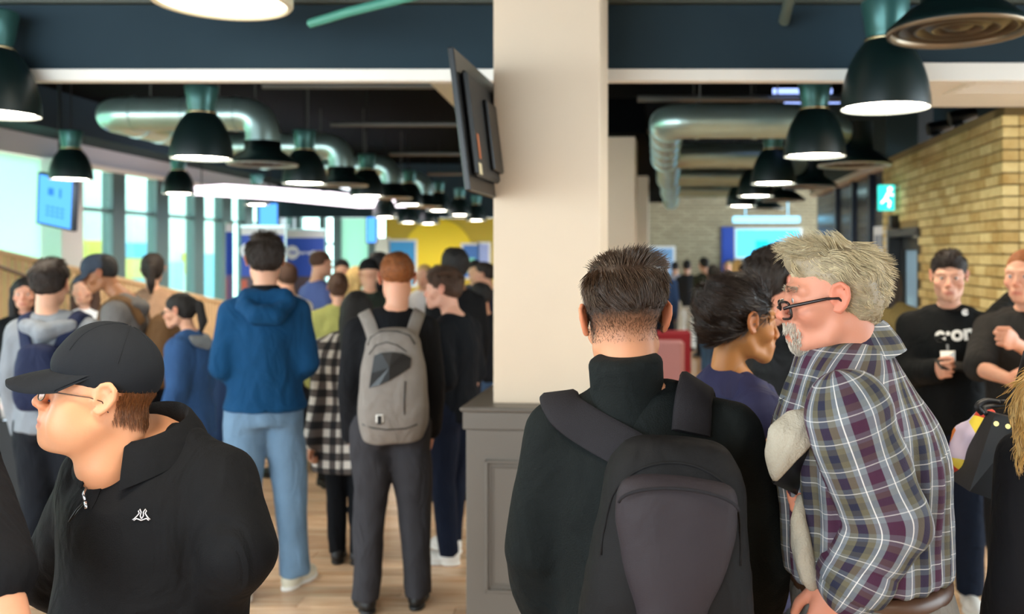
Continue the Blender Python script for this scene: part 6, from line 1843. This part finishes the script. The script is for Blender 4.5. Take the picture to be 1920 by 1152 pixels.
B21 = bgp('person in a white top leaning behind the man in the slate cap', 160, 512, 6.4, 160, '#eef0f2', hair=('long', H_brn), kind='f')
# right hand side
B22 = bgp('dark haired man in a black padded gilet behind the checked shirt man', 1442, 468, 3.15, -50, '#0c0d10', hair=None, skin='#d09078', off=.03, bodyx=45, dress=False, rough=False)
B22.body(); B22.eyes()
B22.tp = B22.top(fabric('gilet_black', '#0d0e11', rough=.6), .036, .84, 2.0, .011, 'padded_gilet', wr=0)
rewrinkle(B22.tp, lambda V: .007 * np.abs(np.sin(V[:, 2] / .035)) ** .6 + .003 * vnoise(V * 14, 1))
B22.trousers(M_blacktr); B22.shoes(M_blackshoe); tousle(B22, B22.hair('short', H_drk), '#2c2018', 1500, .022, .2)
B23 = bgp('young man in a black printed sweatshirt holding a phone by the brick wall', 1780, 474, 4.45, 176, '#0d0f10', '#141b2a', hair=None, skin='#dba68c', dress=False, sx=.165, wf=1.1, rough=False, bodyx=-2, head=(4, 3, 0))
B23.el[1] = B23.loc(1702, 700, 4.45); B23.wr[1] = B23.loc(1752, 696, 4.18); B23.el[-1] = B23.loc(1905, 566, 4.75); B23.wr[-1] = B23.loc(1985, 640, 4.5); B23.hands[1] = 'grip'; B23.thumbs[1] = (0, .2, 1)
B23.body(); B23.eyes(); B23.tp = B23.top(fabric('sweat_black', '#0d0f10'), .024, .86, 1.97, .0125, 'sweatshirt', wr=.005)
B23.trousers(fabric('trs_ink', '#131b2b')); B23.shoes(M_whiteshoe, M_soleW); tousle(B23, B23.hair('short', H_drk), '#2c2018', 1500, .022, .25)
M_print = mat('print_white', '#e4e4e0', .7)
def chest_text(P, o, body, px, py, size, rot=0., name='print'):
    p, n = surf_at(o, P.root, px, py); n = np.array([0., 1., 0.])
    R, _ = frame_on(p, n); t = text_obj(name, body, size, M_print, P.root, (0, 0, 0), (0, 0, 0), 'CENTER', .001, .004)
    B = bvh_of(o); me = t.data
    bmm = bmesh.new(); bmm.from_mesh(me); bmesh.ops.triangulate(bmm, faces=bmm.faces[:])
    for _ in range(2):
        bmesh.ops.subdivide_edges(bmm, edges=[e_ for e_ in bmm.edges if e_.calc_length() > .006], cuts=2); bmesh.ops.triangulate(bmm, faces=bmm.faces[:])
    bmm.to_mesh(me); bmm.free()
    c, s_ = math.cos(rot), math.sin(rot)
    for v in me.vertices:
        q = np.array([v.co[0] * c - v.co[1] * s_, v.co[0] * s_ + v.co[1] * c, v.co[2]]); w = R @ q + p
        h = B.ray_cast(Vector(w + n * .1), Vector(-n)); v.co = (np.array(h[0]) if h[0] is not None else w) + n * (.017 + v.co[2])
    return t
chest_text(B23, B23.tp, 'e·on', 1791, 638, .098, .1, 'chest_print')
chest_text(B23, B23.tp, 'e', 1810, 590, .05, .1, 'small_print')
bd = [surf_at(B23.tp, B23.root, x, y) for x, y in ((1763, 658), (1791, 658), (1791, 678), (1763, 678))]
MB().hexa([p + n * .004 for p, n in bd[::-1]] + [p + n * .008 for p, n in bd[::-1]]).build('name_badge', M_white, B23.root)
lz = [surf_at(B23.tp, B23.root, x, y) for x, y in ((1776, 646), (1777, 651), (1777, 657))]
MB().ribbon([p for p, n in lz], [n for p, n in lz], .012, .002).build('lanyard', mat('lanyard_grey', '#8c8c8c', .6), B23.root)
ph = empty('smartphone', tuple(wpt(1786, 686, 4.12)), .2); tag(ph, 'black smartphone held in the hand of the sweatshirt man', 'phone')
MB().bbox((-.075, -.036, -.005), (.075, .036, .005), .003, rotm(rx=.5, ry=.12)).build('case', M_rubber, ph)
B24 = bgp('man in a charcoal tee with bare forearms gesturing by the brick corner', 1926, 468, 4.05, 160, '#262422', '#17181c', hair=('buzz', H_gin), skin='#e0a588', dress=False, rough=False, wf=1.08)
B24.el[1] = B24.loc(1836, 690, 3.95); B24.wr[1] = B24.loc(1893, 712, 3.72); B24.el[-1] = B24.loc(2000, 700, 3.85); B24.wr[-1] = B24.loc(1905, 645, 3.62)
B24.hands = {1: 'grip', -1: 'fist'}; B24.thumbs = {1: (0, 0, 1), -1: (0, .3, 1)}
B24.body(); B24.eyes('#5a6a7a'); B24.tp = B24.top(fabric('tee_charcoal', '#2a2826'), .026, .84, .95, .0125, 't_shirt', wr=.005); B24.trousers(M_blacktr); B24.shoes(M_blackshoe); B24.hair('buzz', H_gin)
B25 = bgp('person with dark hair in a tan and olive jacket by the doorway', 1664, 496, 6.2, 6, '#6e5f38', hair=('long', H_drk), skin='#c8947c', off=.03)
M_bag = mat('bag_black', '#16161a', .55, bump=.05)
# far right hall
B26 = bgp('person in a white and maroon checked shirt and white shorts at the far end', 1288, 488, 16.0, 0, '#d8ccd4', '#e6e0d6', hair=('short', H_blk), skin='#c99a84', sleeve=.9, texm=CHK)
f = B26.fld()
B27 = bgp('dark haired person in pale grey beside the checked shirt at the far end', 1266, 491, 17.2, 0, '#b8b4c0', '#4a5468', hair=('short', H_blk))
B28 = bgp('tall person in dark olive at the far end of the hall', 1321, 483, 15.0, 30, '#34382c', hair=('short', H_blk))
B29 = bgp('person in black top and blue jeans beyond the navy jacket', 1338, 497, 11.0, 10, '#101218', '#4a6a92', hair=('short', H_blk), skin='#a87454')
B30 = bgp('fair man facing us at the far end near the stage', 1364, 490, 16.5, 180, '#c8a890', hair=('buzz', H_bld))
B31 = bgp('blond woman seen from behind in front of the stage', 1383, 487, 14.0, 0, '#d8c49a', hair=('blond', H_bld), kind='f')
B32 = bgp('person in black with a black hat in front of the stage', 1396, 497, 12.0, 15, '#0e0f12', hair=None); B32.beanie(MATS['beanie'])
B33 = bgp('pale person facing us in front of the projection screen', 1410, 494, 17.0, 180, '#9aa8b8', hair=('short', H_brn))
B34 = bgp('grey haired person in dark clothes behind the navy jacket', 1416, 513, 7.2, -60, '#15171a', hair=('short', H_gry), skin='#d8b49a')
B35 = bgp('ginger haired person in blue beyond the man with the black backpack', 1243, 486, 13.0, 0, '#35507e', '#1c2434', hair=('short', H_gin))
# people cut by the frame
B36 = bgp('person in a black tee at the picture edge with a bare forearm', -285, 470, 1.62, 178, '#131418', hair=('short', H_brn), skin='#dca080', sleeve=.98, dress=False, rough=False)
B36.el[-1] = B36.loc(-14, 1085, 1.55); B36.wr[-1] = B36.loc(48, 1240, 1.5)
B36.body(); B36.tp = B36.top(fabric('tee_black2', '#141519'), .02, .84, .98, .011, 't_shirt', wr=.004); B36.trousers(M_blacktr); B36.shoes(M_blackshoe); B36.hair('short', H_brn)
B37 = bgp('woman with long wavy blond hair and a long black coat at the picture edge', 2035, 560, 1.95, 40, '#15161a', hair=None, kind='f', skin='#e0b090', dress=False, rough=False)
B37.body(); B37.tp = B37.top(fabric('coat_black', '#17171b'), .03, .45, 1.95, .012, 'long_coat', wr=.006, flare=.03); B37.trousers(M_blacktr); B37.shoes(M_blackshoe)
f = B37.hfld(); B37.hair('blond', H_bld)
f = Fld()
f.chain([B37.loc(1985, 690, 1.87) * B37.sc, B37.loc(1935, 730, 1.83) * B37.sc, B37.loc(1915, 790, 1.82) * B37.sc, B37.loc(1918, 855, 1.82) * B37.sc], [.03, .028, .022, .01], .02)
lk = fobj('hair_lock', f, .007, H_bld, B37.root, wr=lambda V: .003 * vnoise(V * [60, 60, 15], 3))
B37.strands(hmat('blond', '#c79d58'), 900, lambda v: v[:, 2] < 1, lambda p, n: np.tile((B37.HR.T @ np.array([0, 0, -1.])), (len(p), 1)), lambda p: np.full(len(p), .05), lift=.2, curl=.7, width=.0012, seg=8, seed=21, base=head_base(B37, lk))
# bags at the right edge
tb_ = empty('tote_bag', (0, 0, 0)); tag(tb_, 'black leather tote bag carried by the blond woman', 'bag')
c = [(1866, 776, 2.15), (1925, 790, 2.08), (1910, 955, 2.08), (1818, 922, 2.15)]
MB().hexa([wpt(*c[3]), wpt(*c[2]), wpt(*c[2]) + [0.0, .12, 0], wpt(*c[3]) + [0.0, .12, 0], wpt(*c[0]), wpt(*c[1]), wpt(*c[1]) + [0, .04, 0], wpt(*c[0]) + [0, .04, 0]]).build('bag_body', M_bag, tb_)
MB().tube(spline([wpt(1842, 776, 2.15), wpt(1832, 762, 2.15), wpt(1850, 752, 2.16), wpt(1880, 755, 2.16), wpt(1900, 745, 2.1), wpt(1925, 660, 2.0)], 6), .007, 8).tube(spline([wpt(1850, 778, 2.19), wpt(1846, 766, 2.2), wpt(1870, 762, 2.2), wpt(1905, 760, 2.15)], 6), .006, 8).build('handles', M_bag, tb_, True)
for q in ((1868, 795), (1890, 800)): 
    o = MB().tube([wpt(q[0], q[1], 2.085), wpt(q[0], q[1], 2.1)], .006, 10).build('stud', mat('stud_brass', '#c8b070', .3, metal=.9), tb_)
cb_ = empty('colourful_bag', (0, 0, 0)); tag(cb_, 'bright printed shopping bag behind the black tote', 'bag')
cm = bpy.data.materials.new('bag_print'); cm.use_nodes = True; nt = cm.node_tree
ge = nt.nodes.new('ShaderNodeNewGeometry'); vo = nt.nodes.new('ShaderNodeTexVoronoi'); vo.inputs['Scale'].default_value = 13
rp = nt.nodes.new('ShaderNodeValToRGB'); rp.color_ramp.interpolation = 'CONSTANT'; el = rp.color_ramp.elements
for i, cc in enumerate(('#7a52b8', '#e8842c', '#f2d84a', '#c4402c', '#d8c8e0', '#b8dc3a')):
    if i < 2: e_ = el[i]; e_.position = i / 6
    else: e_ = el.new(i / 6)
    e_.color = (*lin(cc), 1)
sep = nt.nodes.new('ShaderNodeSeparateColor'); nt.links.new(ge.outputs['Position'], vo.inputs['Vector']); nt.links.new(vo.outputs['Color'], sep.inputs[0]); nt.links.new(sep.outputs[0], rp.inputs[0]); nt.links.new(rp.outputs[0], nt.nodes['Principled BSDF'].inputs['Base Color'])
f = Fld(); f.chain([wpt(1850, 785, 2.26), wpt(1832, 825, 2.26), wpt(1818, 865, 2.26), wpt(1815, 885, 2.27)], [.03, .042, .045, .03], .03); f.chain([wpt(1808, 815, 2.3), wpt(1808, 860, 2.3)], [.03, .04], .03)
fobj('printed_bag', f, .008, cm, cb_, wr=lambda V: .006 * vnoise(V * 22, 3))
